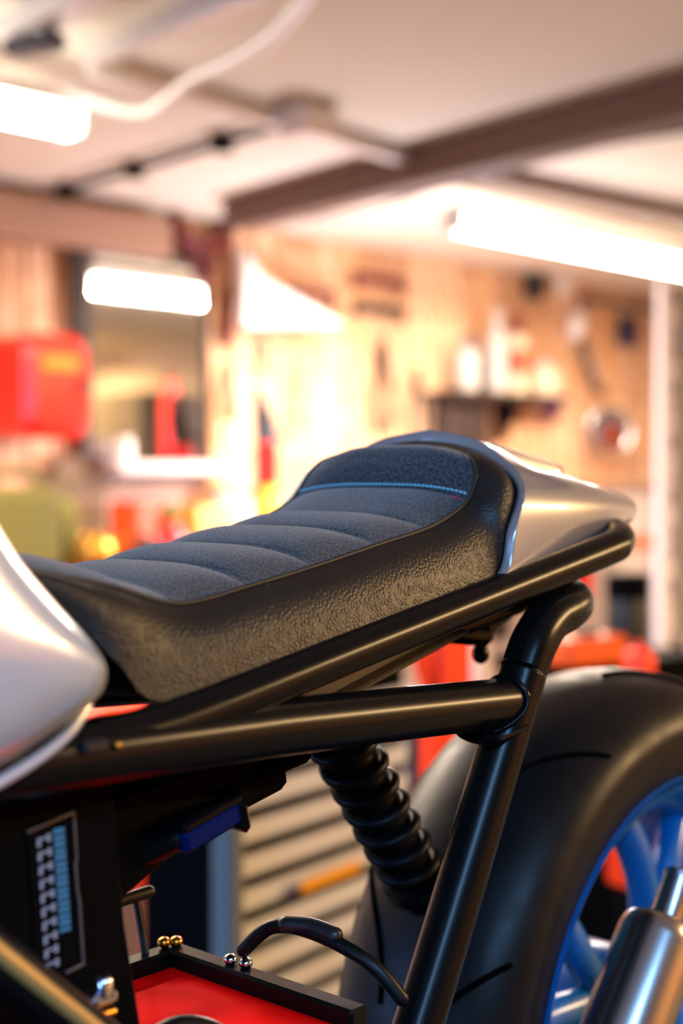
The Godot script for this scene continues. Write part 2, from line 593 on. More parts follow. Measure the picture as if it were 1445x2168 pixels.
func leather_point(v: float, t: float, side: float) -> Vector3:
	var q := station(v)
	var a := Vector3(q[0], EYE + q[1], q[2])
	var b := Vector3(q[3], EYE + q[4], q[5] - MID)
	var p := a.lerp(b, t)
	var swell := sin(PI * pow(t, 0.8))
	p.z += 0.007 * swell * (1.0 - smoothstep(10.0, 13.0, v))
	p.y += 0.005 * swell
	p.x += 0.002 * swell * smoothstep(8.0, 10.0, v)
	return Vector3(p.x, p.y, MID + side * p.z)

func rail_path(w: float, h0: float, s0: float, s_end: float, slope: float, r_bend: float) -> Array:
	var pts := []
	pts.append(B(s0, h0, w))
	pts.append(B((s0 + s_end) / 2, h0 + slope * ((s0 + s_end) / 2 - s0), w))
	pts.append(B(s_end - r_bend, h0 + slope * (s_end - r_bend - s0), w))
	return pts

func build_bike() -> void:
	bike = thing("motorcycle", "custom motorcycle with black tube frame, quilted grey seat and silver tail on a lift", "motorcycle", BIKE_AT, BIKE_TURN)
	build_seat()
	build_cowl()
	build_tank()
	build_frame()
	build_wheel()
	build_muffler()
	build_shock()
	build_small_parts()

func build_seat() -> void:
	# leather skin carries the seat
	var st := S()
	for side in [1.0, -1.0]:
		var rows := []
		for i in 141:
			var row := PackedVector3Array()
			for j in 19:
				row.append(leather_point(i / 10.0, j / 18.0, side))
			if side < 0: row.reverse()
			rows.append(row)
		grid(st, rows)
	var seat := part("seat", st, M.leather, bike)
	st = S()
	var rows := []
	for i in 281:
		var row := PackedVector3Array()
		for j in 65:
			row.append(panel_point(i / 20.0, -1.0 + j / 32.0))
		rows.append(row)
	grid(st, rows)
	part("quilted_panel", st, M.suede, seat)
	# piping round the panel and its thread
	var edge := PackedVector3Array()
	for i in 281: edge.append(panel_point(i / 20.0, 1.0) + Vector3(0, 0.0004, 0.0006))
	for i in range(279, -1, -1): edge.append(panel_point(i / 20.0, -1.0) + Vector3(0, 0.0004, -0.0006))
	st = S()
	tube(st, edge, 0.0015, 8, 1)
	part("piping", st, M.piping, seat)
	st = S()
	var walk := 0.0
	for i in range(30, 250):
		var a := edge[i]
		var b := edge[i + 1]
		walk += a.distance_to(b)
		if walk > 0.0042:
			walk = 0.0
			var d := (b - a).normalized() * 0.0014
			var o := Vector3(-0.0002, 0.0016, -0.0002)
			tube(st, PackedVector3Array([a - d + o, a + d + o]), 0.00028, 5, 2)
	tag(part("seam_thread", st, M.thread_grey, seat), "", "", "", "stuff")
	# pale stitching in the near ends of the cross seams
	for v in [3.0, 4.0, 5.0, 6.0, 7.0]:
		st = S()
		var pts := PackedVector3Array()
		for k in 24: pts.append(panel_point(v, -0.97 + 1.95 * k / 23.0) + Vector3(0, 0.0002, 0))
		tube(st, pts, 0.0004, 6, 1)
		part("cross_seam", st, M.thread_grey, seat)
	# coloured stitches below the hump
	var stitch := S()
	tube(stitch, PackedVector3Array([Vector3(0, 0, -0.0007), Vector3(0, 0.0002, 0), Vector3(0, 0, 0.0007)]), 0.0008, 8, 2)
	stitch.generate_normals()
	var mesh := stitch.commit()
	for row in 3:
		var count: int = [44, 44, 3][row]
		for k in count:
			var x := -0.97 + 1.94 * (k + 0.5) / 44.0
			if row == 2: x = 0.965 - 0.05 * k - 0.03
			var v: float = [9.08, 8.86, 8.72][row]
			var p := panel_point(v, x)
			var p2 := panel_point(v, x + 0.01)
			var along := (p2 - p).normalized()
			var up := Vector3(-0.3, 0.95, 0)
			up = (up - along * up.dot(along)).normalized()
			var b := Basis(up.cross(along), up, along)
			again(["cyan_stitch", "navy_stitch", "red_stitch"][row], mesh, M[["thread_cyan", "thread_navy", "thread_red"][row]], seat, Transform3D(b, p + up * 0.0007))
	# thread end sticking out of the leather
	st = S()
	var e := leather_point(4.15, 0.12, 1.0)
	line(st, e, e + Vector3(0.0, 0.0035, 0.002), 0.0003, 5)
	part("loose_thread", st, M.thread_grey, seat)
	# base pan under the leather
	st = S()
	rows = []
	for i in 29:
		var v := i / 28.0 * 8.0
		var l := leather_point(v, 1.0, 1.0)
		var r := leather_point(v, 1.0, -1.0)
		rows.append(PackedVector3Array([l, l.lerp(r, 0.5) + Vector3(0, -0.004, 0), r]))
	grid(st, rows)
	part("seat_pan", st, M.plain_black, seat)

func rim_point(v: float, out: float, side: float) -> Vector3:
	var l := leather_point(v, 1.0, 1.0)
	# outward within the section of the tail
	var a := leather_point(maxf(v - 0.15, 8.0), 1.0, 1.0)
	var b := leather_point(minf(v + 0.15, 14.0), 1.0, 1.0)
	var d := Vector3(0, b.y - a.y, b.z - a.z)
	if v > 13.8: d = Vector3(0, 0, -1)
	d = d.normalized()
	var n := Vector3(0, -d.z, d.y)
	if n.z < 0 and v < 10: n = -n
	var p := l + n * out * (1.0 + 0.7 * smoothstep(11.0, 13.5, v)) + Vector3(out * 0.35, 0, 0)
	return Vector3(p.x, p.y, MID + side * (p.z - MID))

func tail_point(v: float, q: float, side: float) -> Vector3:
	var ends := [Vector3(0.566, -0.0465, 0.070), Vector3(0.582, -0.037, 0.071), Vector3(0.586, -0.027, 0.068), Vector3(0.583, -0.0195, 0.058),
		Vector3(0.580, -0.0155, 0.040), Vector3(0.578, -0.0135, 0.020), Vector3(0.577, -0.0125, 0.0)]
	var f := clampf(v - 8.0, 0.0, 6.0)
	var i := mini(int(floor(f)), 5)
	var e: Vector3 = ends[i].cubic_interpolate(ends[i + 1], ends[maxi(i - 1, 0)], ends[mini(i + 2, 6)], f - i)
	var a := rim_point(v, 0.0075, 1.0)
	var b := Vector3(e.x, EYE + e.y, MID + e.z)
	var p := a.lerp(b, q)
	var swell := sin(PI * q)
	p.z += 0.006 * swell * (1.0 - smoothstep(9.5, 13.0, v))
	p.y += 0.0035 * swell * smoothstep(9.5, 11.0, v) - 0.008 * smoothstep(11.5, 12.6, v) * smoothstep(0.12, 0.3, q) * (1.0 - smoothstep(0.55, 0.85, q))
	return Vector3(p.x, p.y, MID + side * (p.z - MID))

func build_cowl() -> void:
	var st := S()
	for side in [1.0, -1.0]:
		var rows := []
		for i in 61:
			var v := 8.0 + i / 10.0
			var row := PackedVector3Array()
			for j in 29: row.append(tail_point(v, j / 28.0, side))
			# round the back end over
			var last := row[-1]
			var c := B(0.584, -0.030, MID)
			for k in range(1, 6):
				var t := k / 5.0
				row.append(last.lerp(c, 1.0 - cos(PI / 2 * t)) + Vector3(0.007 * sin(PI / 2 * t), 0, 0))
			if side < 0: row.reverse()
			rows.append(row)
		grid(st, rows)
	var cowl := part("tail_cowl", st, M.silver_paint, bike)
	st = S()
	for side in [1.0, -1.0]:
		var rows := []
		for i in 61:
			var v := 8.0 + i / 10.0
			var row := PackedVector3Array()
			for o in [0.0, 0.0012, 0.0035, 0.006, 0.0072, 0.0075]:
				var p := rim_point(v, o, side)
				if o < 0.001: p.x += 0.004
				if o > 0.007: p.x += (o - 0.007) * 2.0
				row.append(p)
			if side < 0: row.reverse()
			rows.append(row)
		grid(st, rows)
	part("front_lip", st, M.silver_paint, cowl)
	# raised spine on top, tapering to nothing towards the rear
	st = S()
	var rows := []
	for i in 15:
		var t := i / 14.0
		var s := lerpf(0.425, 0.548, t)
		var h := lerpf(0.0245, 0.0045, t)
		var hw := lerpf(0.031, 0.026, t) * (1.0 if t < 0.9 else sqrt(1.0 - pow((t - 0.9) / 0.101, 2.0)))
		var row := PackedVector3Array()
		for p in [[-1.0, -0.02], [-1.0, -0.0022], [-0.96, -0.0007], [-0.9, 0.0], [0.0, 0.001], [0.9, 0.0], [0.96, -0.0007], [1.0, -0.0022], [1.0, -0.02]]:
			row.append(B(s, h + p[1], MID + p[0] * hw))
		rows.append(row)
	grid(st, rows)
	fan(st, rows[0])
	part("spine", st, M.silver_paint, cowl)
	# underside closing plate
	st = S()
	rows = []
	for j in 12:
		var l := tail_point(8.0, j / 11.0, 1.0)
		rows.append(PackedVector3Array([l, tail_point(8.0, j / 11.0, -1.0)]))
	grid(st, rows)
	part("underside", st, M.plain_black, cowl)

func build_tank() -> void:
	var outline := smooth_path([Vector3(-0.109, -0.020, 0), Vector3(-0.094, -0.041, 0), Vector3(-0.075, -0.061, 0), Vector3(-0.056, -0.079, 0), Vector3(-0.045, -0.091, 0),
		Vector3(-0.0415, -0.101, 0), Vector3(-0.047, -0.1115, 0), Vector3(-0.07, -0.1235, 0), Vector3(-0.11, -0.138, 0), Vector3(-0.19, -0.158, 0), Vector3(-0.30, -0.165, 0), Vector3(-0.37, -0.12, 0),
		Vector3(-0.39, -0.03, 0), Vector3(-0.35, 0.055, 0), Vector3(-0.25, 0.075, 0), Vector3(-0.16, 0.04, 0), Vector3(-0.109, -0.020, 0)], 8)
	outline.remove_at(outline.size() - 1)
	var c := Vector3(-0.21, -0.05, 0)
	var rows := []
	var levels := [[-0.265, 0.05], [-0.255, 0.0], [-0.235, -0.002], [-0.10, -0.003], [0.010, -0.002], [0.018, 0.0], [0.0215, 0.006], [0.026, 0.02], [0.034, 0.06], [0.044, 0.15], [0.052, 0.3], [0.057, 0.55], [0.058, 0.8], [0.058, 1.0]]
	for l in levels:
		var row := PackedVector3Array()
		for p in outline:
			var q: Vector3 = p.lerp(c, l[1])
			row.append(B(q.x, q.y, l[0]))
		rows.append(row)
	var st := S()
	grid(st, rows, true)
	fan(st, rows[0], true)
	var tank := part("fuel_tank", st, M.white_paint, bike)
	# seam flange below the tank
	st = S()
	var pts := smooth_path([B(-0.047, -0.117, 0.012), B(-0.062, -0.128, 0.016), B(-0.085, -0.139, 0.017), B(-0.12, -0.150, 0.017), B(-0.2, -0.172, 0.015), B(-0.3, -0.178, 0.01)], 6)
	tube(st, pts, 0.0034, 10, 2)
	part("seam_flange", st, M.white_paint, tank)
	st = S()
	pts = smooth_path([B(-0.042, -0.106, 0.004), B(-0.062, -0.1225, 0.008), B(-0.11, -0.142, 0.008), B(-0.2, -0.165, 0.008)], 6)
	tube(st, pts, 0.006, 10, 2)
	part("edge_rubber", st, M.plain_black, tank)

func build_frame() -> void:
	# upper rail: a hoop under the seat, open at the front
	var st := S()
	var k := 0.1724
	var h := func(s: float) -> float: return -0.1275 + k * (s - 0.068)
	var near := [B(-0.03, h.call(-0.03) + 0.006, 0.0), B(0.02, h.call(0.02), 0.0), B(0.16, h.call(0.16), 0.0), B(0.32, h.call(0.32), 0.0), B(0.46, h.call(0.46), 0.0)]
	var bend := []
	var rb := 0.075
	for i in range(1, 7):
		var a := PI / 2 * i / 6.0
		bend.append(B(0.460 + rb * sin(a), h.call(0.460 + rb * sin(a)), -rb * (1.0 - cos(a))))
	var other := []
	for p in near + bend: other.push_front(Vector3(p.x, p.y, 2 * MID - p.z))
	var path := smooth_path(near + bend + other, 6)
	tube(st, path, 0.0128, 24, 2)
	part("seat_rail", st, M.frame_black, bike)
	# lower tubes and the support hoop
	for w in [-0.001, 2 * MID + 0.001]:
		st = S()
		tube(st, PackedVector3Array([B(-0.26, -0.140, w), B(-0.10, -0.1415, w), B(0.10, -0.1485, w), B(0.34, -0.1625, w)]), 0.0172, 28, 1)
		part("frame_tube", st, M.frame_black, bike)
	st = S()
	var up := [B(0.075, -0.62, 0.0), B(0.12, -0.545, 0.0), B(0.232, -0.3625, 0.0), B(0.338, -0.166, 0.0), B(0.352, -0.140, 0.0), B(0.366, -0.1205, 0.0), B(0.385, -0.108, -0.002), B(0.410, -0.102, -0.004), B(0.432, -0.0985, -0.012), B(0.446, -0.096, -0.032), B(0.452, -0.094, -0.06), B(0.453, -0.0935, MID)]
	var back := []
	for i in range(up.size() - 2, 2, -1): back.append(Vector3(up[i].x, up[i].y, 2 * MID - up[i].z))
	tube(st, smooth_path(up + back, 8), 0.0170, 28, 1)
	part("support_hoop", st, M.frame_black, bike)
	# welds where the lower tube meets the hoop
	for w in [-0.001, 2 * MID + 0.001]:
		st = S()
		var ring := []
		for i in 25:
			var a := TAU * i / 24.0
			var y := 0.0182 * sin(a)
			var z := 0.0182 * cos(a)
			var s := 0.338 + 0.54 * y - sqrt(maxf(0.0, 0.0172 * 0.0172 * 1.2 - z * z * 0.9)) * 0.95
			ring.append(B(s, -0.1615 + y, w + z))
		tube(st, smooth_path(ring, 3), 0.0021, 8, 1)
		part("weld", st, M.gloss_black, bike)
	# gusset saddle under the joint
	st = S()
	var rows := []
	for i in 13:
		var t := i / 12.0
		var row := PackedVector3Array()
		for j in 13:
			var a := -PI * 0.55 + PI * 1.1 * j / 12.0
			var r := 0.0205 - 0.0022 * t
			var q := B(lerpf(0.302, 0.338, t), lerpf(-0.1795, -0.1765, t), 0.0)
			row.append(q + Vector3(0.62 * sin(-0.4) * r, -r * 0.35 * cos(a), sin(a) * r))
		rows.append(row)
	grid(st, rows)
	part("gusset", st, M.gloss_black, bike)
	# down tube crossing the lower left
	st = S()
	line(st, B(-0.19, -0.147, 0.012), B(0.06, -0.382, 0.012), 0.0125, 20)
	part("frame_tube", st, M.frame_black, bike)
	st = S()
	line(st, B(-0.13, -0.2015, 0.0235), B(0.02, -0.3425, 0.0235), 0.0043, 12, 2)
	part("highlight_rod", st, M.highlight_gold, bike)  # the tube's gold highlight, built as a coloured rod along it
	# tray channel under the seat
	st = S()
	for o in [[-0.001, 0.022, -0.062], [-0.004, 0.004, -0.05], [0.019, 0.005, -0.052]]:
		var a := B(0.125, -0.166 + o[0], o[2])
		var b := B(0.345, -0.112 + o[0], o[2])
		var rot := Basis(Vector3.FORWARD, -atan2(b.y - a.y, b.x - a.x))
		box(st, (a + b) / 2, Vector3(a.distance_to(b), o[1], 0.012), 0.0015, rot)
	part("under_tray", st, M.tray_grey, bike)

func build_wheel() -> void:
	var c := B(0.646, -0.494, MID)
	var turn := Basis(Vector3.RIGHT, PI / 2)     # lathe axis y becomes z
	var t := Transform3D(turn, c)
	var wheel := Node3D.new()
	wheel.name = "rear_wheel"
	bike.add_child(wheel)
	var st := S()
	var prof := []
	for i in 33:
		var a := -1.0 + 2.0 * i / 32.0
		var ang := a * 2.05
		var y := 0.0900 * sin(ang * 0.82) / sin(2.05 * 0.82) if absf(a) > 0.93 else 0.0915 * sin(ang * 0.77)
		var r := 0.232 + 0.080 * pow(maxf(cos(ang * 0.70), 0.0), 0.75)
		prof.append([r, y])
	prof[0] = [0.219, -0.074]; prof[1] = [0.224, -0.0805]
	prof[32] = [0.219, 0.074]; prof[31] = [0.224, 0.0805]
	lathe(st, prof, 128, t)
	part("tyre", st, M.tyre_rubber, wheel)
	# tread grooves follow the surface
	var on_tyre := func(ang: float, u: float, lift: float) -> Vector3:
		var x := (u * 2.05)
		var y := 0.0915 * sin(x * 0.77)
		var r := 0.232 + 0.080 * pow(maxf(cos(x * 0.70), 0.0), 0.75) + lift
		return t * Vector3(r * cos(ang), y, r * sin(ang))
	for n in 9:
		var a0 := TAU * n / 9.0 + 0.45
		for side in [1.0, -1.0]:
			var g := S()
			var pts := PackedVector3Array()
			for k in 14:
				var q := k / 13.0
				pts.append(on_tyre.call(a0 + 0.34 * q + (0.17 if side < 0 else 0.0), side * (0.10 + 0.50 * q * q + 0.05 * q), 0.0002))
			tube(g, pts, 0.0026, 8, 2)
			part("tread_groove", g, M.groove_black, wheel)
	# rim: barrel and flanges
	st = S()
	lathe(st, [[0.222, 0.083], [0.2255, 0.080], [0.2245, 0.075], [0.217, 0.071], [0.209, 0.066], [0.198, 0.05], [0.190, 0.03], [0.188, -0.03], [0.198, -0.05], [0.212, -0.07], [0.2255, -0.08], [0.222, -0.083]], 96, t)
	lathe(st, [[0.222, 0.083], [0.216, 0.080], [0.206, 0.072], [0.192, 0.055], [0.181, 0.03], [0.180, 0.0], [0.180, -0.03], [0.194, -0.055], [0.222, -0.083]], 96, t)
	var rim := part("rim", st, M.rim_blue, wheel)
	st = S()
	lathe(st, [[0.02, 0.055], [0.05, 0.055], [0.056, 0.05], [0.056, -0.05], [0.05, -0.055], [0.02, -0.055]], 40, t)
	part("hub", st, M.rim_blue, wheel)
	for n in 5:
		var a := TAU * n / 5.0 + deg_to_rad(-8.0)
		for d in [-1.0, 1.0]:
			st = S()
			var pts := PackedVector3Array()
			for k in 12:
				var q := k / 11.0
				pts.append(t * Vector3(lerpf(0.045, 0.189, q) * cos(a + d * 0.30 * q), 0.028 + 0.012 * sin(PI * q), lerpf(0.045, 0.189, q) * sin(a + d * 0.30 * q)))
			tube(st, pts, 0.013, 12, 1, 0.016)
			part("spoke", st, M.rim_blue, wheel)
	# balance weights / valve dots on the rim
	for a in [3.32, 2.86]:
		st = S()
		ball(st, t * Vector3(0.176 * cos(a), 0.05, 0.176 * sin(a)), 0.0035)
		part("rivet", st, M.chrome, wheel)

func build_muffler() -> void:
	var top := B(0.561, -0.331, 0.012)
	var dir := (B(0.487, -0.4165, 0.012) - top).normalized()
	var m := Node3D.new()
	m.name = "muffler"
	bike.add_child(m)
	var x := dir.cross(Vector3.BACK).normalized()
	var t := Transform3D(Basis(x, -dir, x.cross(-dir)), top)
	var st := S()
	lathe(st, [[0.030, -0.42], [0.0335, -0.40], [0.0335, -0.060], [0.0332, -0.055], [0.0322, -0.052]], 48, t)
	part("can", st, M.brushed_steel, m)
	st = S()
	lathe(st, [[0.0322, -0.052], [0.0318, -0.0495], [0.029, -0.0455], [0.024, -0.043], [0.017, -0.0415], [0.0145, -0.041], [0.013, -0.039]], 48, t)
	part("end_cone", st, M.brushed_steel, m)
	st = S()
	lathe(st, [[0.0133, -0.046], [0.0133, -0.004], [0.0136, -0.0035], [0.0145, -0.003], [0.0148, -0.001], [0.0140, 0.0], [0.0128, 0.0], [0.0122, -0.003], [0.0122, -0.05]], 40, t)
	part("outlet", st, M.brushed_steel, m)
	st = S()
	var n := t * Vector3(-0.012, -0.0635, 0.0310)
	var axis := (t.basis * Vector3(-0.36, 0, 0.93)).normalized()
	line(st, n - axis * 0.002, n + axis * 0.0022, 0.0032, 14)
	var bolt := part("bolt", st, M.chrome, m)
	st = S()
	line(st, n + axis * 0.0018, n + axis * 0.0024, 0.0016, 6)
	part("hex_socket", st, M.groove_black, bolt)

func build_shock() -> void:
	var a := B(0.272, -0.180, MID)
	var b := B(0.372, -0.318, MID)
	var d := (b - a).normalized()
	var shock := Node3D.new()
	shock.name = "rear_shock"
	bike.add_child(shock)
	var st := S()
	line(st, a - d * 0.03, b + d * 0.03, 0.0175, 24)
	part("damper", st, M.gloss_black, shock)
	st = S()
	var side := d.cross(Vector3.BACK).normalized()
	var pts := PackedVector3Array()
	for i in 8 * 24 + 1:
		var q := i / 192.0
		var g := TAU * 8.0 * q
		pts.append(a.lerp(b, q) + (side * cos(g) + Vector3.BACK * sin(g)) * 0.0215)
	tube(st, pts, 0.0046, 10, 1)
	part("spring", st, M.spring_black, shock)
	for e in [a, b]:
		st = S()
		line(st, e - d * 0.005, e + d * 0.005, 0.0265, 28)
		part("spring_plate", st, M.dark_steel if e == a else M.gloss_black, shock)

func build_small_parts() -> void:
	# black side box with the warning plate
	var st := S()
	slab(st, PackedVector2Array([Vector2(-0.25, EYE - 0.155), Vector2(0.003, EYE - 0.155), Vector2(0.008, EYE - 0.19), Vector2(0.014, EYE - 0.25), Vector2(0.027, EYE - 0.32), Vector2(0.03, EYE - 0.42), Vector2(-0.25, EYE - 0.42)]), -0.20, -0.031, Transform3D.IDENTITY, 0.003)
	var side := part("side_box", st, M.plain_black, bike)
	var plate := Node3D.new()
	plate.name = "label_plate"
	side.add_child(plate)
	st = S()
	var tl := Vector2(-0.0525, -0.186)
	var tr := Vector2(-0.0235, -0.1815)
	var br := Vector2(-0.0175, -0.264)
	var bl := Vector2(-0.0465, -0.2685)
	slab(st, PackedVector2Array([tl + Vector2(0, EYE), tr + Vector2(0, EYE), br + Vector2(0, EYE), bl + Vector2(0, EYE)]), -0.0312, -0.0300)
	part("backing", st, M.plain_black, plate)
	var at := func(u: float, v: float, z: float) -> Vector3:
		var p := tl.lerp(tr, u).lerp(bl.lerp(br, u), v)
		return B(p.x, p.y, z)
	for l in [[0.0, 0.0, 0.97, -0.005], [1.0, 0.0, 1.0, 0.30], [1.0, 0.30, 0.965, 0.33], [0.965, 0.33, 0.97, 0.52], [0.97, 0.52, 1.0, 0.56], [1.0, 0.56, 1.0, 1.0], [1.0, 1.0, 0.62, 1.0]]:
		st = S()
		line(st, at.call(l[0], l[1], -0.0295), at.call(l[2], l[3], -0.0295), 0.0009, 8, 2)
		part("plate_edge", st, M.label_edge, plate)
	# printed marks, too blurred to read: one pale column, one cyan
	for k in 10:
		var v := 0.10 + 0.0905 * k
		st = S()
		for q in [[0.20, 0.0, 0.085, 0.052], [0.42, -0.008, 0.085, 0.052], [0.31, -0.018, 0.26, 0.016]]:
			var c: Vector3 = at.call(q[0] + 0.02, v + q[1], -0.02985)
			box(st, c, Vector3(q[2] * 0.0295, q[3] * 0.083, 0.0003), 0.0001)
		part("pale_mark", st, M.label_white, plate)
	for k in 8:
		var v := 0.075 + 0.086 * k
		st = S()
		for q in [[0.0, 0.036], [0.045, 0.030]]:
			var c: Vector3 = at.call(0.665, v + q[0], -0.02985)
			box(st, c, Vector3(0.0073, q[1] * 0.083, 0.0003), 0.0001)
		part("cyan_mark", st, M.label_cyan, plate)
	# chrome terminal bolt on the side box
	st = S()
	var c := B(-0.014, -0.279, -0.020)
	box(st, c + Vector3(0, -0.002, 0), Vector3(0.018, 0.008, 0.014), 0.003)
	var clamp_ := part("terminal", st, M.chrome, bike)
	st = S()
	lathe(st, [[0.0001, 0.007], [0.004, 0.0065], [0.0055, 0.004], [0.0058, 0.0], [0.0058, -0.004]], 6, Transform3D(Basis.IDENTITY, c + Vector3(0.001, 0.004, 0.002)))
	part("bolt", st, M.chrome, clamp_)
	st = S()
	line(st, c + Vector3(-0.007, -0.009, 0.004), c + Vector3(0.006, -0.010, 0.004), 0.002, 8, 2)
	part("brass_lug", st, M.brass, clamp_)
	# red tray with black rim
	var y := EYE - 0.345
	st = S()
	box(st, Vector3(0.065, y - 0.006, -0.088), Vector3(0.20, 0.012, 0.158), 0.002)
	var tray := part("battery_tray", st, M.tray_red, bike)
	for q in [[Vector3(0.171, y + 0.004, -0.088), Vector3(0.016, 0.016, 0.182)], [Vector3(0.065, y + 0.004, -0.174), Vector3(0.21, 0.014, 0.016)], [Vector3(0.065, y - 0.004, 0.0), Vector3(0.21, 0.01, 0.016)]]:
		st = S()
		box(st, q[0], q[1], 0.002)
		part("rim_bar", st, M.frame_black, tray)
	for q in [[0.165, -0.175, "brass"], [0.172, -0.170, "brass"], [0.13, -0.185, "chrome"], [0.172, -0.115, "chrome"], [0.174, -0.102, "chrome"]]:
		st = S()
		ball(st, Vector3(q[0], y + 0.015, q[1]), 0.0048, 0.8)
		part("screw", st, M[q[2]], tray)
	st = S()
	line(st, Vector3(0.118, y + 0.047, -0.19), Vector3(0.160, y + 0.050, -0.185), 0.0045, 10, 2)
	for x in [0.128, 0.150]:
		line(st, Vector3(x, y + 0.006, -0.176), Vector3(x, y + 0.048, -0.187), 0.0028, 8)
	part("latch", st, M.dark_steel, tray)
	# cables at the bottom
	for q in [[[B(0.0, -0.33, -0.03), B(0.045, -0.318, -0.03), B(0.07, -0.325, -0.02), B(0.085, -0.345, -0.01)], 0.0065, "rubber_hose", "cable"],
			[[B(0.175, -0.322, -0.105), B(0.185, -0.305, -0.088), B(0.195, -0.305, -0.06), B(0.205, -0.318, -0.02), B(0.215, -0.34, 0.0)], 0.005, "rubber_hose", "cable"],
			[[B(0.02, -0.345, -0.02), B(0.045, -0.338, -0.02), B(0.06, -0.336, -0.02)], 0.003, "chrome", "clip"],
			[[B(0.052, -0.327, -0.02), B(0.068, -0.332, -0.015), B(0.078, -0.34, -0.01)], 0.0035, "tray_red", "red_wire"],
			[[B(0.188, -0.302, -0.078), B(0.196, -0.302, -0.062), B(0.200, -0.305, -0.045)], 0.0058, "dark_steel", "ferrule"]]:
		st = S()
		tube(st, smooth_path(q[0], 6), q[1], 12, 2)
		part(q[3], st, M[q[2]], bike)
	st = S()
	ball(st, B(0.088, -0.352, -0.005), 0.011, 0.9)
	part("terminal_boot", st, M.gloss_black, bike)
	# wiring and plugs under the lower tube
	st = S()
	for q in [[Vector3(0.07, EYE - 0.190, -0.075), Vector3(0.15, 0.03, 0.05), 6.0], [Vector3(0.125, EYE - 0.196, -0.07), Vector3(0.08, 0.03, 0.04), 12.0], [Vector3(0.06, EYE - 0.215, -0.085), Vector3(0.10, 0.05, 0.04), 25.0], [Vector3(0.155, EYE - 0.184, -0.05), Vector3(0.045, 0.010, 0.02), 8.0]]:
		box(st, q[0], q[1], 0.006, Basis(Vector3.BACK, deg_to_rad(q[2])))
	part("wiring_bracket", st, M.plain_black, bike)
	st = S()
	box(st, B(0.090, -0.212, -0.05), Vector3(0.050, 0.015, 0.02), 0.003, Basis(Vector3.BACK, deg_to_rad(14.0)))
	var plug := part("wiring_plug", st, M.connector_blue, bike)
	st = S()
	box(st, B(0.113, -0.209, -0.05), Vector3(0.009, 0.023, 0.026), 0.004, Basis(Vector3.BACK, deg_to_rad(14.0)))
	box(st, B(0.088, -0.203, -0.05), Vector3(0.05, 0.007, 0.022), 0.002, Basis(Vector3.BACK, deg_to_rad(14.0)))
	part("plug_collar", st, M.gloss_black, plug)
	for q in [[B(0.01, -0.165, -0.09), B(0.02, -0.20, -0.10), B(0.05, -0.230, -0.08), B(0.070, -0.216, -0.05)], [B(0.03, -0.17, -0.06), B(0.04, -0.215, -0.09), B(0.075, -0.245, -0.10), B(0.11, -0.236, -0.105)]]:
		st = S()
		tube(st, smooth_path(q, 6), 0.007, 12, 2)
		part("wire_loom", st, M.rubber_hose, bike)
	# bracket and wiring under the tail
	st = S()
	for q in [[Vector3(0.37, EYE - 0.108, -0.10), Vector3(0.16, 0.03, 0.08), 9.0], [Vector3(0.415, EYE - 0.128, -0.115), Vector3(0.06, 0.018, 0.05), -8.0], [Vector3(0.452, EYE - 0.118, -0.11), Vector3(0.05, 0.02, 0.04), 22.0]]:
		box(st, q[0], q[1], 0.006, Basis(Vector3.BACK, deg_to_rad(q[2])))
	part("tail_bracket", st, M.gloss_black, bike)
	st = S()
	ball(st, B(0.435, -0.146, -0.10), 0.007, 1.2)
	part("bulb_holder", st, M.gloss_black, bike)
	# clip on the lower tube below the tank
	st = S()
	box(st, B(-0.045, -0.1365, 0.0165), Vector3(0.016, 0.007, 0.006), 0.002)
	var clip := part("cable_clip", st, M.dark_steel, bike)
	st = S()
	ball(st, B(-0.031, -0.138, 0.017), 0.0022)
	part("clip_screw", st, M.brass, clip)

# ---------------------------------------------------------------- things on the walls and ceiling
func on_back(called: String, label: String, category: String, px: float, py: float, out := 0.03, group := "") -> Node3D:
	var p := on_wall(px, py, out)
	return thing(called, label, category, room(p.x, p.y, p.z), ROOM_TURN, group)

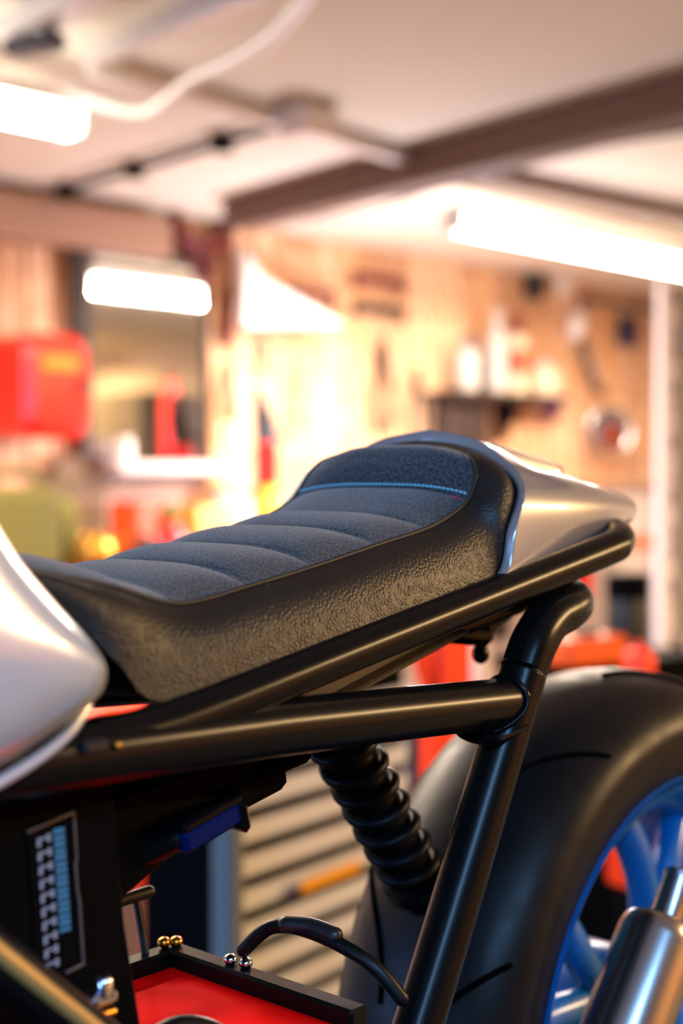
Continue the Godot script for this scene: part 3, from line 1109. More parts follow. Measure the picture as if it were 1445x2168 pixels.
func build_wall_things() -> void:
	var st: SurfaceTool
	# mirror
	var p0 := on_wall(188, 535, 0.05)
	var p1 := on_wall(430, 1002, 0.05)
	var w := p1.x - p0.x
	var h := p0.y - p1.y
	var t := thing("wall_mirror", "tall mirror in a dark frame on the plank wall, showing a lit tube lamp", "mirror", room((p0.x + p1.x) / 2, (p0.y + p1.y) / 2, BACK + 0.05), ROOM_TURN)
	st = S()
	box(st, Vector3.ZERO, Vector3(w, h, 0.012), 0.002)
	part("glass", st, M.mirror, t)
	for q in [[Vector3(-w / 2 - 0.02, 0, 0), Vector3(0.05, h + 0.09, 0.04)], [Vector3(w / 2 + 0.012, 0, 0), Vector3(0.03, h + 0.09, 0.04)], [Vector3(0, h / 2 + 0.02, 0), Vector3(w, 0.04, 0.04)], [Vector3(0, -h / 2 - 0.02, 0), Vector3(w, 0.04, 0.04)]]:
		st = S()
		box(st, q[0], q[1], 0.006)
		part("frame", st, M.dark_brown, t)
	# dark post left of the mirror
	t = on_back("dark_post", "dark brown upright board left of the mirror", "board", 168, 600, 0.05)
	st = S()
	box(st, Vector3.ZERO, Vector3(0.09, 0.42, 0.05), 0.006)
	part("board", st, M.dark_brown, t)
	# ledge with white things under the mirror
	t = on_back("mirror_ledge", "pale ledge along the foot of the mirror", "shelf", 340, 990, 0.13)
	st = S()
	box(st, Vector3.ZERO, Vector3(0.52, 0.045, 0.12), 0.006)
	part("board", st, M.wall_paint, t)
	t = on_back("white_jar", "small white jar at the left end of the ledge under the mirror", "jar", 262, 979, 0.13)
	st = S()
	lathe(st, [[0.0001, 0.0], [0.038, 0.0], [0.04, 0.01], [0.04, 0.07], [0.034, 0.085]], 20)
	part("body", st, M.white_plastic, t)
	st = S()
	lathe(st, [[0.036, 0.08], [0.036, 0.105], [0.0001, 0.107]], 20)
	part("lid", st, M.white_plastic, t)
	# red cabinet
	p0 = on_wall(62, 700, 0.42)
	p1 = on_wall(198, 930, 0.42)
	w = p1.x - p0.x
	h = p0.y - p1.y
	t = thing("red_cabinet", "glossy red metal box with rounded corners and a yellow label hanging left of the mirror", "box", room((p0.x + p1.x) / 2, (p0.y + p1.y) / 2, BACK + 0.22), ROOM_TURN)
	st = S()
	var o := PackedVector2Array()
	for c in [[1, 1], [-1, 1], [-1, -1], [1, -1]]:
		for k in 6:
			var a: float = PI / 2 * (k / 5.0) + {1: {1: 0.0, -1: -PI / 2}, -1: {1: PI / 2, -1: PI}}[c[0]][c[1]]
			o.append(Vector2(c[0] * (w / 2 - 0.07) + 0.07 * cos(a), c[1] * (h / 2 - 0.07) + 0.07 * sin(a)))
	slab(st, o, -0.20, 0.17, Transform3D.IDENTITY, 0.012)
	part("body", st, M.signal_red, t)
	st = S()
	var o2 := PackedVector2Array()
	for v in o: o2.append(v * 0.9)
	slab(st, o2, 0.17, 0.195, Transform3D.IDENTITY, 0.01)
	var door := part("door", st, M.signal_red, t)
	st = S()
	box(st, Vector3(0.0, h * 0.22, 0.197), Vector3(w * 0.55, h * 0.12, 0.004), 0.001)
	part("yellow_label", st, M.yellow, door)
	st = S()
	box(st, Vector3(w * 0.36, 0, 0.205), Vector3(0.02, 0.07, 0.02), 0.004)
	part("latch", st, M.dark_steel, door)
	# dark red hose coil over the mirror
	t = on_back("air_hose", "dark red hose coiled on a hook above the mirror with its tail hanging", "hose", 425, 455, 0.06)
	st = S()
	var pts := PackedVector3Array()
	for k in 97:
		var a := TAU * k / 32.0
		pts.append(Vector3(0.155 * cos(a), 0.135 * sin(a) - 0.01 * k / 32.0, 0.02 * sin(a * 0.34)))
	tube(st, pts, 0.026, 10, 2)
	part("coil", st, M.deep_red, t)
	st = S()
	tube(st, smooth_path([Vector3(0.13, -0.06, 0), Vector3(0.16, -0.2, 0.01), Vector3(0.17, -0.4, 0), Vector3(0.165, -0.56, -0.03)], 6), 0.028, 10, 2)
	part("tail", st, M.deep_red, t)
	st = S()
	tube(st, smooth_path([Vector3(-0.02, -0.1, 0), Vector3(-0.05, -0.2, 0.01), Vector3(0.03, -0.3, 0), Vector3(0.05, -0.2, 0.01), Vector3(0.06, -0.1, 0)], 6), 0.018, 10, 2)
	part("loose_loop", st, M.deep_red, t)
	st = S()
	line(st, Vector3(0, 0.12, -0.1), Vector3(0, 0.12, 0.05), 0.014, 10)
	part("hook", st, M.dark_steel, t)
	# white triangular panel
	var tri_px := [on_wall(512, 520, 0.17), on_wall(545, 585, 0.17), on_wall(725, 690, 0.17), on_wall(510, 692, 0.17)]
	t = thing("white_fairing", "large white triangular panel hung flat on the wall right of the mirror", "panel", room(tri_px[0].x, tri_px[0].y, BACK + 0.17), ROOM_TURN)
	o = PackedVector2Array()
	for q in tri_px: o.append(Vector2(q.x - tri_px[0].x, q.y - tri_px[0].y))
	st = S()
	slab(st, o, -0.03, 0.03, Transform3D.IDENTITY, 0.008)
	part("panel", st, M.white_plastic, t)
	# clamps
	var n := 0
	for q in [[655, 620, 0.30, 0.10, "deep_red", "dark red bar clamp hung level on the wall, partly behind the white panel"], [800, 592, 0.36, 0.07, "deep_red", "dark red bar clamp on the wall, the upper one right of the white panel"], [800, 655, 0.36, 0.06, "dark_steel", "grey bar clamp hung level under the dark red one"]]:
		t = on_back("bar_clamp", q[5], "clamp", q[0], q[1], 0.06, "clamps on the plank wall")
		st = S()
		box(st, Vector3.ZERO, Vector3(q[2], 0.05, 0.03), 0.004)
		part("bar", st, M[q[4]], t)
		for s in [-1.0, 1.0]:
			st = S()
			box(st, Vector3(s * q[2] * 0.46, -q[3] * 0.25, 0.01), Vector3(0.04, q[3], 0.04), 0.006)
			part("jaw", st, M[q[4]], t)
		st = S()
		line(st, Vector3(q[2] * 0.46, -q[3] * 0.6, 0.01), Vector3(q[2] * 0.46, -q[3] * 1.0, 0.01), 0.012, 8)
		part("screw", st, M.dark_steel, t)
	# pliers hanging in a row
	var plier_labels := ["small grey pliers hanging alone below the white panel", "long-handled grey pliers with open handles under the clamps", "wide grey pliers hanging nearest the bottle shelf", "short brown-handled cutters hanging near the mirror's right edge"]
	n = 0
	for q in [[560, 745, 0.8], [812, 780, 2.0], [885, 830, 1.6], [487, 812, 1.1]]:
		t = on_back("pliers", plier_labels[n], "pliers", q[0], q[1], 0.05, "pliers on the plank wall")
		n += 1
		var k: float = q[2]
		for s in [-1.0, 1.0]:
			st = S()
			tube(st, smooth_path([Vector3(s * 0.006, 0.02, 0) * k, Vector3(s * 0.03, -0.05, 0) * k, Vector3(s * 0.035, -0.10, 0) * k, Vector3(s * 0.022, -0.16, 0) * k], 5), 0.008 * k, 8, 2)
			part("handle", st, M.dark_brown if n == 4 else M.dark_steel, t)
			st = S()
			slab(st, PackedVector2Array([Vector2(0, 0.0) * k, Vector2(s * 0.02, 0.02) * k, Vector2(s * 0.016, 0.05) * k, Vector2(s * 0.002, 0.085) * k]), -0.006, 0.006)
			part("jaw", st, M.dark_steel, t)
		st = S()
		line(st, Vector3(0, 0.012, -0.01), Vector3(0, 0.012, 0.012), 0.011 * k, 12)
		part("pivot", st, M.dark_steel, t)
	t = on_back("wrench", "thin grey open-ended wrench hanging between the pliers", "wrench", 630, 840, 0.045)
	st = S()
	box(st, Vector3(0, 0, 0), Vector3(0.018, 0.22, 0.008), 0.003)
	part("shaft", st, M.dark_steel, t)
	for s in [-1.0, 1.0]:
		st = S()
		for d in [-1.0, 1.0]:
			box(st, Vector3(d * 0.013, s * 0.125, 0), Vector3(0.012, 0.035, 0.01), 0.003, Basis(Vector3.BACK, -d * s * 0.3))
		part("jaw", st, M.dark_steel, t)
	# grinder-like red and black tool with yellow grip
	t = on_back("hand_drill", "upright tool with dark head, red body and yellow grip standing behind the seat", "power tool", 565, 975, 0.35)
	st = S()
	box(st, Vector3(0, -0.02, 0), Vector3(0.10, 0.22, 0.09), 0.02)
	part("body", st, M.signal_red, t)
	st = S()
	lathe(st, [[0.0001, 0.33], [0.02, 0.32], [0.03, 0.27], [0.05, 0.19], [0.055, 0.10], [0.045, 0.07]], 16, Transform3D(Basis(Vector3.BACK, 0.25), Vector3(0.025, 0.0, 0)))
	box(st, Vector3(0.07, 0.11, 0), Vector3(0.13, 0.03, 0.04), 0.01, Basis(Vector3.BACK, -0.2))
	part("head", st, M.dark_grey, t)
	st = S()
	box(st, Vector3(0.005, -0.22, 0), Vector3(0.13, 0.22, 0.10), 0.02)
	part("grip", st, M.yellow, t)
	# bottle shelf
	p0 = on_wall(950, 828, 0.2)
	p1 = on_wall(1192, 838, 0.2)
	w = p1.x - p0.x
	t = thing("bottle_shelf", "dark brown shelf board with bracket holding bottles on the right of the plank wall", "shelf", room((p0.x + p1.x) / 2, p0.y - 0.01, BACK + 0.14), ROOM_TURN)
	st = S()
	box(st, Vector3.ZERO, Vector3(w, 0.035, 0.22), 0.005)
	part("board", st, M.dark_brown, t)
	st = S()
	box(st, Vector3(-w * 0.27, -0.16, -0.05), Vector3(w * 0.36, 0.28, 0.10), 0.006)
	part("cupboard", st, M.dark_brown, t)
	st = S()
	slab(st, PackedVector2Array([Vector2(-0.1, 0.0), Vector2(0.1, 0.0), Vector2(-0.1, -0.24)]), -0.03, 0.03, Transform3D(Basis.IDENTITY, Vector3(w * 0.08, -0.02, 0)), 0.004)
	part("bracket", st, M.plain_black, t)
	var top := p0.y + 0.008
	# px centre, width px, height px, body, cap, name, label
	for q in [[988, 42, 118, "bottle_white", "grey_plastic", "spray_bottle", "squat white bottle with grey cap, leftmost on the shelf"],
			[1018, 18, 90, "dark_green", "dark_green", "small_bottle", "narrow dark green bottle between the two white ones on the shelf"],
			[1050, 36, 178, "bottle_white", "bottle_white", "spray_can", "tallest white can on the shelf"],
			[1092, 40, 166, "cream", "deep_red", "spray_bottle", "bottle with dark red cap and orange-red band on the shelf"],
			[1150, 62, 70, "cream", "bottle_white", "round_tub", "round cream tub at the right end of the shelf"]]:
		var a := on_wall(q[0] - q[1] * 0.5, 828, 0.16)
		var b := on_wall(q[0] + q[1] * 0.5, 828, 0.16)
		var up := on_wall(q[0], 828 - q[2], 0.16)
		var r := (b.x - a.x) / 2 * 0.75
		var hh := up.y - a.y
		t = thing(q[5], q[6], "bottle" if q[5] != "round_tub" else "tub", room((a.x + b.x) / 2, top, BACK + 0.16), ROOM_TURN)
		st = S()
		lathe(st, [[0.0001, 0.0], [r * 0.95, 0.0], [r, hh * 0.03], [r, hh * 0.66], [r * 0.9, hh * 0.72], [r * 0.5, hh * 0.78]], 20)
		part("body", st, M[q[3]], t)
		st = S()
		lathe(st, [[r * 0.55, hh * 0.77], [r * 0.6, hh * 0.80], [r * 0.55, hh * 0.97], [r * 0.4, hh], [0.0001, hh]], 16)
		part("cap", st, M[q[4]], t)
		if q[4] == "deep_red":
			st = S()
			lathe(st, [[r * 1.0, hh * 0.25], [r * 1.02, hh * 0.26], [r * 1.02, hh * 0.56], [r, hh * 0.57]], 20)
			part("orange_band", st, M.orange_red, t)
	t = on_back("tape_roll", "small purple roll hanging under the right end of the shelf", "tape roll", 1168, 865, 0.07)
	st = S()
	lathe(st, [[0.03, -0.02], [0.066, -0.02], [0.07, -0.01], [0.07, 0.01], [0.066, 0.02], [0.03, 0.02], [0.03, -0.02]], 24, Transform3D(Basis(Vector3.RIGHT, PI / 2), Vector3.ZERO))
	part("roll", st, M.purple, t)
	# round chrome headlamp with an amber middle
	t = on_back("round_headlamp", "round chrome lamp with a dark amber centre hanging on the wall right of the shelf", "headlamp", 1288, 912, 0.16)
	t.rotation_degrees.y = 12.0
	var face := Transform3D(Basis(Vector3.RIGHT, PI / 2) * Basis(Vector3.UP, 0.0), Vector3.ZERO)
	st = S()
	lathe(st, [[0.0001, -0.10], [0.08, -0.09], [0.13, -0.04], [0.148, 0.0], [0.15, 0.02], [0.138, 0.03], [0.125, 0.02]], 36, face)
	part("bowl", st, M.chrome, t)
	st = S()
	lathe(st, [[0.125, 0.018], [0.07, 0.005], [0.0001, 0.0]], 30, face)
	part("reflector", st, M.grey_plastic, t)
	st = S()
	lathe(st, [[0.0001, 0.05], [0.05, 0.045], [0.085, 0.03], [0.09, 0.01]], 30, Transform3D(face.basis, Vector3(0.02, -0.035, 0.0)))
	part("amber_lens", st, M.amber, t)
	# chain of steel rings
	t = on_back("steel_chain", "short steel chain hanging from the wall above the round headlamp", "chain", 1235, 735, 0.06)
	for k in 7:
		st = S()
		var c := Vector3(0.028 * k, -0.042 * k, 0.0)
		var ring := PackedVector3Array()
		for i in 21:
			var a := TAU * i / 20.0
			var v := Vector3(0.030 * cos(a), 0.038 * sin(a), 0).rotated(Vector3.UP, PI / 2 * (k % 2) * 0.8).rotated(Vector3.BACK, 0.5)
			ring.append(c + v)
		tube(st, ring, 0.012, 8, 1)
		part("link", st, M.chrome if k % 2 else M.dark_steel, t)
	t = on_back("work_light", "pale oval hand lamp hanging above the steel chain", "hand lamp", 1220, 690, 0.07)
	st = S()
	lathe(st, [[0.0001, -0.09], [0.03, -0.085], [0.045, -0.05], [0.05, 0.0], [0.045, 0.05], [0.03, 0.085], [0.0001, 0.09]], 20, Transform3D(Basis(Vector3.BACK, -0.3), Vector3.ZERO))
	part("shade", st, M.white_plastic, t)
	st = S()
	line(st, Vector3(0.028, 0.085, 0), Vector3(0.05, 0.15, 0), 0.014, 10)
	part("handle", st, M.dark_grey, t)
	# navy cross-shaped valve handle
	t = on_back("valve_handle", "dark blue cross-shaped handle fixed on the right of the plank wall", "handle", 1328, 702, 0.06)
	for k in 2:
		st = S()
		box(st, Vector3.ZERO, Vector3(0.24, 0.085, 0.05), 0.02, Basis(Vector3.BACK, 0.62 + PI / 2 * k))
		part("arm", st, M.navy, t)
	st = S()
	line(st, Vector3(0, 0, -0.04), Vector3(0, 0, 0.045), 0.04, 14)
	part("boss", st, M.navy, t)
	t = on_back("junction_box", "small dark grey box on the wall below the right tube lamp", "junction box", 1132, 605, 0.05)
	st = S()
	box(st, Vector3.ZERO, Vector3(0.13, 0.15, 0.08), 0.012)
	part("body", st, M.dark_grey, t)
	t = on_back("grey_conduit", "thin grey pipe running level below the right tube lamp", "pipe", 1290, 640, 0.05)
	st = S()
	line(st, Vector3(-0.3, 0, 0), Vector3(0.55, 0.0, 0), 0.02, 10)
	part("pipe", st, M.grey_plastic, t)
	t = on_back("paper_note", "pale square note pinned on the wall near the right tube lamp", "note", 1190, 600, 0.04)
	st = S()
	box(st, Vector3.ZERO, Vector3(0.12, 0.13, 0.006), 0.001)
	part("sheet", st, M.white_plastic, t)
	# slotted upright at the right edge
	var f := far(1425, 1000, 5.2)
	t = thing("rack_post", "pale slotted steel upright with dark oddments at the right edge of the picture", "rack post", Vector3(f.x, 0, f.z), 20.0)
	st = S()
	box(st, Vector3(0, 1.0, 0), Vector3(0.13, 2.0, 0.05), 0.004)
	part("upright", st, M.wall_paint, t)
	for k in 22:
		st = S()
		box(st, Vector3(0.02 + 0.012 * sin(k * 2.3), 0.55 + k * 0.066, 0.026), Vector3(0.06, 0.05, 0.012), 0.003)
		part("slot", st, M.dark_grey, t)
	# ceiling: trunking, junction box, conduit, cables
	t = thing("cable_trunking", "white cable trunking across the ceiling between the two lit lamps", "trunking")
	st = S()
	bar(st, on_level(190, 140, TOP - 0.035), on_level(965, 366, TOP - 0.035), 0.05, 0.045)
	part("duct", st, M.white_plastic, t)
	t = thing("ceiling_box", "white square junction box on the ceiling where the dark conduit starts", "junction box", on_level(655, 258, TOP - 0.05), ROOM_TURN)
	st = S()
	box(st, Vector3.ZERO, Vector3(0.16, 0.08, 0.13), 0.008)
	part("body", st, M.white_plastic, t)
	st = S()
	box(st, Vector3(0, -0.045, 0), Vector3(0.14, 0.012, 0.11), 0.004)
	part("lid", st, M.white_plastic, t)
	t = thing("ceiling_conduit", "dark conduit with black clips running over the ceiling to the back wall", "conduit")
	st = S()
	line(st, on_level(600, 264, TOP - 0.03), on_level(120, 408, TOP - 0.03), 0.016, 10)
	part("pipe", st, M.dark_grey, t)
	for q in [[470, 303], [285, 360], [140, 404]]:
		st = S()
		box(st, on_level(q[0], q[1], TOP - 0.03), Vector3(0.07, 0.06, 0.06), 0.008, Basis(Vector3.UP, 0.8))
		part("clip", st, M.plain_black, t)
	# white cable sagging below the ceiling
	t = thing("hanging_cable", "white cable sagging from the ceiling beside the left lamp", "cable", Vector3.ZERO)
	st = S()
	var cab := []
	for q in [[150, 190, 3.95], [190, 207, 3.95], [240, 228, 3.9], [300, 238, 3.8], [340, 222, 3.7], [400, 172, 3.5], [480, 135, 3.3], [560, 88, 3.1], [610, 40, 2.95], [650, -10, 2.8], [690, -90, 2.65]]: cab.append(far(q[0], q[1], q[2]))
	tube(st, smooth_path(cab, 6), 0.016, 10, 2)
	part("flex", st, M.white_plastic, t)
	# twin white rails at the top left
	for q in [[190, 118, 560, -35, 0.05, "white metal rail across the ceiling at the top left, nearest the hanging cable"], [20, 70, 240, -40, 0.09, "broad white metal rail across the ceiling in the top left corner"]]:
		t = thing("ceiling_rail", q[5], "rail")
		st = S()
		bar(st, on_level(q[0], q[1], TOP - 0.06), on_level(q[2], q[3], TOP - 0.06), q[4], 0.06)
		part("channel", st, M.white_plastic, t)
	t = thing("rail_trolley", "dark grey roller carriage under the white ceiling rail at the top left", "trolley")
	st = S()
	bar(st, on_level(15, 104, TOP - 0.12), on_level(130, 84, TOP - 0.12), 0.07, 0.045, 0.015)
	part("body", st, M.grey_plastic, t)
	for q in [[40, 100], [105, 89]]:
		st = S()
		ball(st, on_level(q[0], q[1], TOP - 0.095), 0.025)
		part("roller", st, M.dark_grey, t)
	# dark cables along the wide beam
	for q in [[1460, 268, 1230, 312, 540, 462, 0.016, "dark_grey", "dark cable clipped below the brown ceiling beam"], [1000, 372, 850, 425, 560, 470, 0.010, "white_plastic", "thin pale cable drooping beside the brown ceiling beam"]]:
		t = thing("beam_cable", q[8], "cable")
		st = S()
		tube(st, smooth_path([on_level(q[0], q[1], TOP - 0.10), on_level(q[2], q[3], TOP - 0.12), on_level((q[2] + q[4]) / 2.0 + 40, (q[3] + q[5]) / 2.0 + 8, TOP - 0.11), on_level(q[4], q[5], TOP - 0.08)], 8), q[6], 8, 2)
		part("flex", st, M[q[7]], t)

# ---------------------------------------------------------------- things on the floor and benches
func build_floor_things() -> void:
	var st: SurfaceTool
	# lift under the motorcycle
	var t := thing("motorcycle_lift", "black scissor lift platform carrying the motorcycle", "lift", BIKE_AT, BIKE_TURN)
	st = S()
	box(st, Vector3(0.1, EYE - 0.835, MID), Vector3(2.3, 0.04, 0.55), 0.006)
	part("platform", st, M.plain_black, t)
	for s in [-1.0, 1.0]:
		for d in [-1.0, 1.0]:
			st = S()
			box(st, Vector3(0.1, (EYE - 0.845) / 2, MID + s * 0.2 + d * 0.015), Vector3(1.1, 0.05, 0.025), 0.004, Basis(Vector3.BACK, d * 0.40))
			part("scissor_arm", st, M.plain_black, t)
	st = S()
	box(st, Vector3(0.1, 0.02, MID), Vector3(1.4, 0.04, 0.5), 0.006)
	part("base", st, M.plain_black, t)
	# tool cabinet with shallow drawers behind the bike
	var c0 := far(495, 1700, 2.25)
	t = thing("drawer_cabinet", "grey tool cabinet with a stack of shallow pale drawers behind the motorcycle", "cabinet", Vector3(c0.x, 0, c0.z), 54.0)
	var cw := 0.50
	st = S()
	box(st, Vector3(cw / 2 - 0.02, 0.47, -0.085), Vector3(cw + 0.04, 0.94, 0.16), 0.006)
	part("body", st, M.plain_black, t)
	st = S()
	box(st, Vector3(-0.028, 0.47, 0.01), Vector3(0.035, 0.94, 0.05), 0.008)
	part("side_post", st, M.cabinet_paint, t)
	for k in 13:
		st = S()
		var y := 0.885 - k * 0.055
		var pr := PackedVector2Array([Vector2(0, -0.018), Vector2(0.018, -0.0175), Vector2(0.026, -0.010), Vector2(0.028, 0.0), Vector2(0.026, 0.009), Vector2(0.018, 0.015), Vector2(0, 0.016)])
		slab(st, pr, 0.004, cw, Transform3D(Basis(Vector3(0, 0, 1), Vector3(0, 1, 0), Vector3(-1, 0, 0)).inverse() * Basis(Vector3.UP, 0), Vector3(0, y, 0.0)))
		var d := part("drawer", st, M.drawer_paint, t)
		if k == 5:
			st = S()
			box(st, Vector3(0.22, y, 0.029), Vector3(0.17, 0.020, 0.004), 0.0008)
			part("yellow_label", st, M.yellow, d)
	# wooden post and red tool chest behind
	var f := far(305, 1880, 3.15)
	t = thing("wooden_leg", "brown timber bench leg seen through the frame below the wiring", "bench leg", Vector3(f.x, 0, f.z), ROOM_TURN)
	st = S()
	box(st, Vector3(0, 0.205, 0), Vector3(0.14, 0.41, 0.14), 0.01)
	part("post", st, M.tan_wood, t)
	f = far(305, 1640, 3.15)
	t = thing("red_toolbox", "red tool chest standing on the timber leg, seen in gaps under the seat", "toolbox", Vector3(f.x, 0.41, f.z), ROOM_TURN)
	st = S()
	box(st, Vector3(0, 0.16, 0), Vector3(0.40, 0.32, 0.22), 0.015)
	part("body", st, M.orange_red, t)
	st = S()
	box(st, Vector3(0, 0.355, 0), Vector3(0.41, 0.07, 0.23), 0.015)
	part("lid", st, M.orange_red, t)
	# orange hoist mast
	f = far(940, 1500, 3.0)
	t = thing("engine_hoist", "orange-red steel hoist mast with leaning brace behind the shock spring", "hoist", Vector3(f.x, 0, f.z), 30.0)
	st = S()
	box(st, Vector3(0.005, 0.52, 0), Vector3(0.085, 1.0, 0.08), 0.008)
	part("mast", st, M.orange_red, t)
	st = S()
	box(st, Vector3(-0.03, 0.90, 0.0), Vector3(0.07, 0.30, 0.05), 0.008, Basis(Vector3.BACK, 0.3))
	part("brace", st, M.orange_red, t)
	st = S()
	box(st, Vector3(0, 0.03, 0.0), Vector3(0.22, 0.06, 0.10), 0.008)
	part("foot", st, M.orange_red, t)
	f = far(862, 1600, 3.6)
	t = thing("grey_bin", "grey textured bin beside the orange hoist mast", "bin", Vector3(f.x, 0, f.z), 30.0)
	st = S()
	lathe(st, [[0.0001, 0.0], [0.08, 0.0], [0.10, 0.70], [0.108, 0.71], [0.108, 0.73], [0.09, 0.73], [0.085, 0.1]], 24)
	part("tub", st, M.grey_plastic, t)
	f = far(1000, 1400, 4.4)
	t = thing("spray_gun", "grey and white spray canister behind the orange hoist", "canister", Vector3(f.x, 0, f.z), 30.0)
	st = S()
	lathe(st, [[0.0001, 0.0], [0.05, 0.0], [0.05, 0.86], [0.035, 0.9], [0.03, 0.96], [0.0001, 0.96]], 18)
	part("body", st, M.wall_paint, t)
	st = S()
	box(st, Vector3(0.09, 0.83, 0), Vector3(0.10, 0.12, 0.06), 0.02)
	part("head", st, M.dark_brown, t)
	# black trolley at the right with cans
	f = far(1270, 1400, 3.7)
	t = thing("tool_trolley", "black tool trolley behind the rear tyre", "trolley", Vector3(f.x, 0, f.z), ROOM_TURN)
	st = S()
	box(st, Vector3(0, 0.40, 0), Vector3(0.42, 0.80, 0.36), 0.01)
	part("body", st, M.plain_black, t)
	st = S()
	box(st, Vector3(0, 0.815, 0), Vector3(0.44, 0.03, 0.38), 0.008)
	part("top_tray", st, M.plain_black, t)
	f = far(1327, 1390, 3.6)
	t = thing("spray_tin", "black tin with dark green label, tallest on the tool trolley", "tin", Vector3(f.x, 0.832, f.z), 20.0)
	st = S()
	lathe(st, [[0.0001, 0.0], [0.052, 0.0], [0.054, 0.006], [0.054, 0.14], [0.053, 0.15]], 24)
	part("body", st, M.dark_green, t)
	st = S()
	lathe(st, [[0.053, 0.148], [0.056, 0.152], [0.056, 0.205], [0.05, 0.212], [0.0001, 0.212]], 24)
	part("cap", st, M.plain_black, t)
	f = far(1240, 1385, 3.45)
	t = thing("orange_case", "orange plastic case lying on the tool trolley left of the black tin", "case", Vector3(f.x, 0.832, f.z), 30.0)
	st = S()
	box(st, Vector3(0, 0.035, 0), Vector3(0.20, 0.07, 0.10), 0.012)
	part("shell", st, M.orange, t)
	st = S()
	box(st, Vector3(0.0, 0.075, 0), Vector3(0.07, 0.015, 0.03), 0.005)
	part("handle", st, M.plain_black, t)
	f = far(1352, 1400, 3.2)
	t = thing("red_oil_can", "round red oil can at the right end behind the tyre", "oil can", Vector3(f.x, 0.832, f.z), 30.0)
	st = S()
	lathe(st, [[0.0001, 0.0], [0.032, 0.0], [0.034, 0.005], [0.034, 0.05], [0.028, 0.065], [0.01, 0.07]], 22)
	part("body", st, M.orange_red, t)
	st = S()
	lathe(st, [[0.01, 0.068], [0.01, 0.085], [0.0001, 0.086]], 14)
	part("cap", st, M.signal_red, t)
	f = far(1185, 1262, 4.2)
	t = thing("red_carton", "red and white carton seen below the tail rail", "carton", Vector3(f.x, 0.92, f.z), ROOM_TURN)
	st = S()
	box(st, Vector3(0, 0.05, 0), Vector3(0.17, 0.10, 0.12), 0.006)
	part("box", st, M.signal_red, t)
	st = S()
	box(st, Vector3(0.02, 0.105, 0), Vector3(0.13, 0.012, 0.10), 0.003)
	part("white_flap", st, M.white_plastic, t)
	f = far(1350, 1830, 2.6)
	t = thing("axle_stand", "small axle stand with orange-red top glimpsed through the blue wheel spokes", "axle stand", Vector3(f.x, 0, f.z), 30.0)
	st = S()
	lathe(st, [[0.0001, 0.0], [0.12, 0.0], [0.12, 0.02], [0.055, 0.53], [0.045, 0.542]], 4)
	part("pyramid_base", st, M.plain_black, t)
	st = S()
	box(st, Vector3(0, 0.59, 0), Vector3(0.09, 0.10, 0.08), 0.006)
	box(st, Vector3(0, 0.645, 0), Vector3(0.10, 0.03, 0.09), 0.008)
	part("saddle_post", st, M.orange_red, t)
	# workbench along the back wall
	t = thing("workbench", "brown timber workbench along the back wall under the mirror", "workbench", room(4.7, 0, BACK + 0.38), ROOM_TURN)
	st = S()
	box(st, Vector3(0, 0.90, 0), Vector3(5.4, 0.05, 0.62), 0.008)
	part("top", st, M.tan_wood, t)
	for x in [-2.6, -1.3, 0.0, 1.3, 2.6]:
		st = S()
		box(st, Vector3(x, 0.44, 0.22), Vector3(0.09, 0.87, 0.09), 0.006)
		part("leg", st, M.tan_wood, t)
	var bench := func(called: String, label: String, category: String, px: float, out: float, base := 0.925) -> Node3D:
		var q := on_wall(px, 1100, out)
		return thing(called, label, category, room(q.x, base, BACK + out), ROOM_TURN)
	t = bench.call("bench_lamp", "small lit bench lamp behind the seat hump shining on the plank wall", "lamp", 840, 1.0)
	st = S()
	lathe(st, [[0.0001, 0.0], [0.07, 0.0], [0.07, 0.015], [0.012, 0.025], [0.01, 0.27]], 20)
	part("stand", st, M.dark_grey, t)
	st = S()
	ball(st, Vector3(0, 0.30, 0), 0.03)
	part("bulb", st, M.tube_warm, t)
	var glow := OmniLight3D.new()
	glow.name = "light"
	glow.position = Vector3(0, 0.30, 0)
	glow.light_color = Color(0.95, 0.94, 1.0)
	glow.light_energy = 2.4
	glow.light_size = 0.03
	glow.omni_range = 20.0
	glow.omni_attenuation = 2.0
	glow.shadow_enabled = true
	t.add_child(glow)
	# orange boxes under the mirror
	t = bench.call("orange_crate", "orange crate on the bench below the mirror's left half", "crate", 300, 0.30)
	st = S()
	box(st, Vector3(0, 0.13, 0), Vector3(0.20, 0.26, 0.2), 0.012)
	part("shell", st, M.orange, t)
	st = S()
	box(st, Vector3(0.0, 0.20, 0.102), Vector3(0.07, 0.025, 0.01), 0.003)
	part("grip", st, M.dark_brown, t)
	t = bench.call("yellow_crate", "yellow-orange crate on the bench right of the red bottle", "crate", 430, 0.40)
	st = S()
	box(st, Vector3(0, 0.12, 0), Vector3(0.26, 0.24, 0.2), 0.012)
	part("shell", st, M.yellow, t)
	st = S()
	box(st, Vector3(0.0, 0.19, 0.102), Vector3(0.08, 0.025, 0.01), 0.003)
	part("grip", st, M.dark_brown, t)
	t = bench.call("red_bottle", "red bottle with yellow-green cap on the bench below the mirror", "bottle", 362, 0.60)
	st = S()
	lathe(st, [[0.0001, 0.0], [0.06, 0.0], [0.064, 0.01], [0.064, 0.12], [0.05, 0.16], [0.025, 0.19]], 22)
	part("body", st, M.signal_red, t)
	st = S()
	lathe(st, [[0.03, 0.185], [0.034, 0.19], [0.034, 0.25], [0.028, 0.26], [0.0001, 0.26]], 16)
	part("cap", st, M.lime, t)
	t = bench.call("brown_jug", "dark brown jug on the bench left of the red bottle", "jug", 310, 0.60)
	st = S()
	lathe(st, [[0.0001, 0.0], [0.05, 0.0], [0.055, 0.02], [0.055, 0.09], [0.03, 0.12], [0.028, 0.13]], 20)
	part("body", st, M.dark_brown, t)
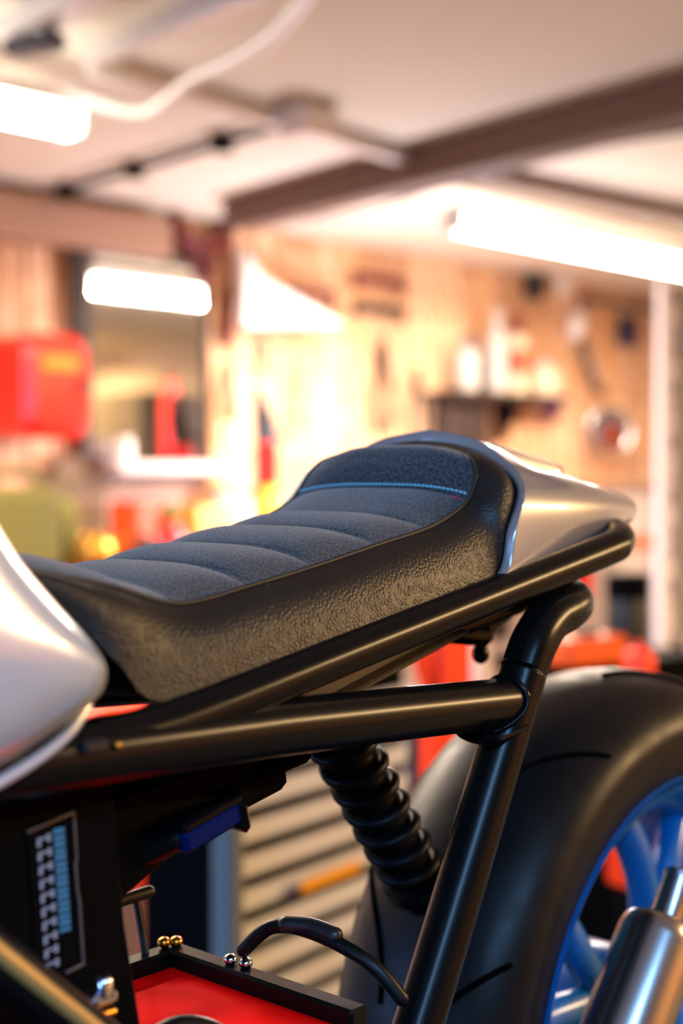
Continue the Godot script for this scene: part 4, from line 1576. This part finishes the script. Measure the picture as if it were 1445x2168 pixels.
	t = bench.call("olive_jerrycan", "large yellow-green jerrycan at the left edge below the red cabinet", "jerrycan", 20, 0.55)
	st = S()
	box(st, Vector3(0, 0.16, 0), Vector3(0.36, 0.32, 0.2), 0.04)
	part("body", st, M.olive, t)
	st = S()
	tube(st, smooth_path([Vector3(-0.12, 0.31, 0), Vector3(-0.1, 0.37, 0), Vector3(0.1, 0.37, 0), Vector3(0.12, 0.31, 0)], 5), 0.018, 10)
	part("handle", st, M.olive, t)
	t = bench.call("lime_bag", "lime green padded bag on the bench beside the yellow-green jerrycan", "bag", 128, 0.42)
	st = S()
	box(st, Vector3(0, 0.14, 0), Vector3(0.13, 0.28, 0.15), 0.05)
	part("body", st, M.lime, t)
	st = S()
	tube(st, smooth_path([Vector3(-0.04, 0.27, 0), Vector3(-0.03, 0.34, 0), Vector3(0.03, 0.34, 0), Vector3(0.04, 0.27, 0)], 5), 0.01, 8)
	part("strap", st, M.olive, t)
	t = bench.call("brass_pot", "small copper pot with a bright highlight between the bag and the mirror", "pot", 200, 0.60)  # plain brass pot that catches a highlight, gives off no light
	st = S()
	lathe(st, [[0.0001, 0.0], [0.05, 0.0], [0.07, 0.04], [0.07, 0.10], [0.055, 0.13], [0.06, 0.14]], 22)
	part("bowl", st, M.brass, t)
	st = S()
	line(st, Vector3(0.06, 0.1, 0), Vector3(0.16, 0.13, 0), 0.01, 8)
	part("handle", st, M.brass, t)
	t = bench.call("beige_panel", "beige board leaning against the wall between red cabinet and mirror", "board", 170, 0.06)
	st = S()
	box(st, Vector3(0, 0.22, 0), Vector3(0.26, 0.44, 0.02), 0.004)
	part("sheet", st, M.cardboard, t)
	# tall cupboard added at the right end to darken what the mirror reflects
	t = thing("added_cupboard", "tall grey two-door cupboard at the garage's right end, added to darken the mirror view", "cupboard", room(7.78, 0, 0.7), ROOM_TURN)
	st = S()
	box(st, Vector3(0, 1.0, 0), Vector3(0.44, 2.0, 1.7), 0.008)
	part("body", st, M.cupboard_grey, t)
	for z in [-0.42, 0.42]:
		st = S()
		box(st, Vector3(-0.23, 1.02, z), Vector3(0.02, 1.88, 0.82), 0.005)
		var leaf := part("door", st, M.cupboard_grey, t)
		st = S()
		box(st, Vector3(-0.25, 1.05, z * 0.2), Vector3(0.02, 0.16, 0.02), 0.004)
		part("handle", st, M.dark_steel, leaf)
	# red gas bottle that the mirror shows
	t = thing("gas_bottle", "tall slim red gas bottle beyond the right edge, seen in the mirror", "gas bottle", Vector3(1.86, 0, -6.05), 0.0)
	st = S()
	lathe(st, [[0.0001, 0.0], [0.058, 0.0], [0.06, 0.02], [0.06, 1.70], [0.05, 1.78], [0.03, 1.84], [0.026, 1.86]], 28)
	part("cylinder", st, M.signal_red, t)
	st = S()
	lathe(st, [[0.026, 1.85], [0.03, 1.86], [0.03, 1.91], [0.0001, 1.92]], 16)
	part("valve", st, M.deep_red, t)
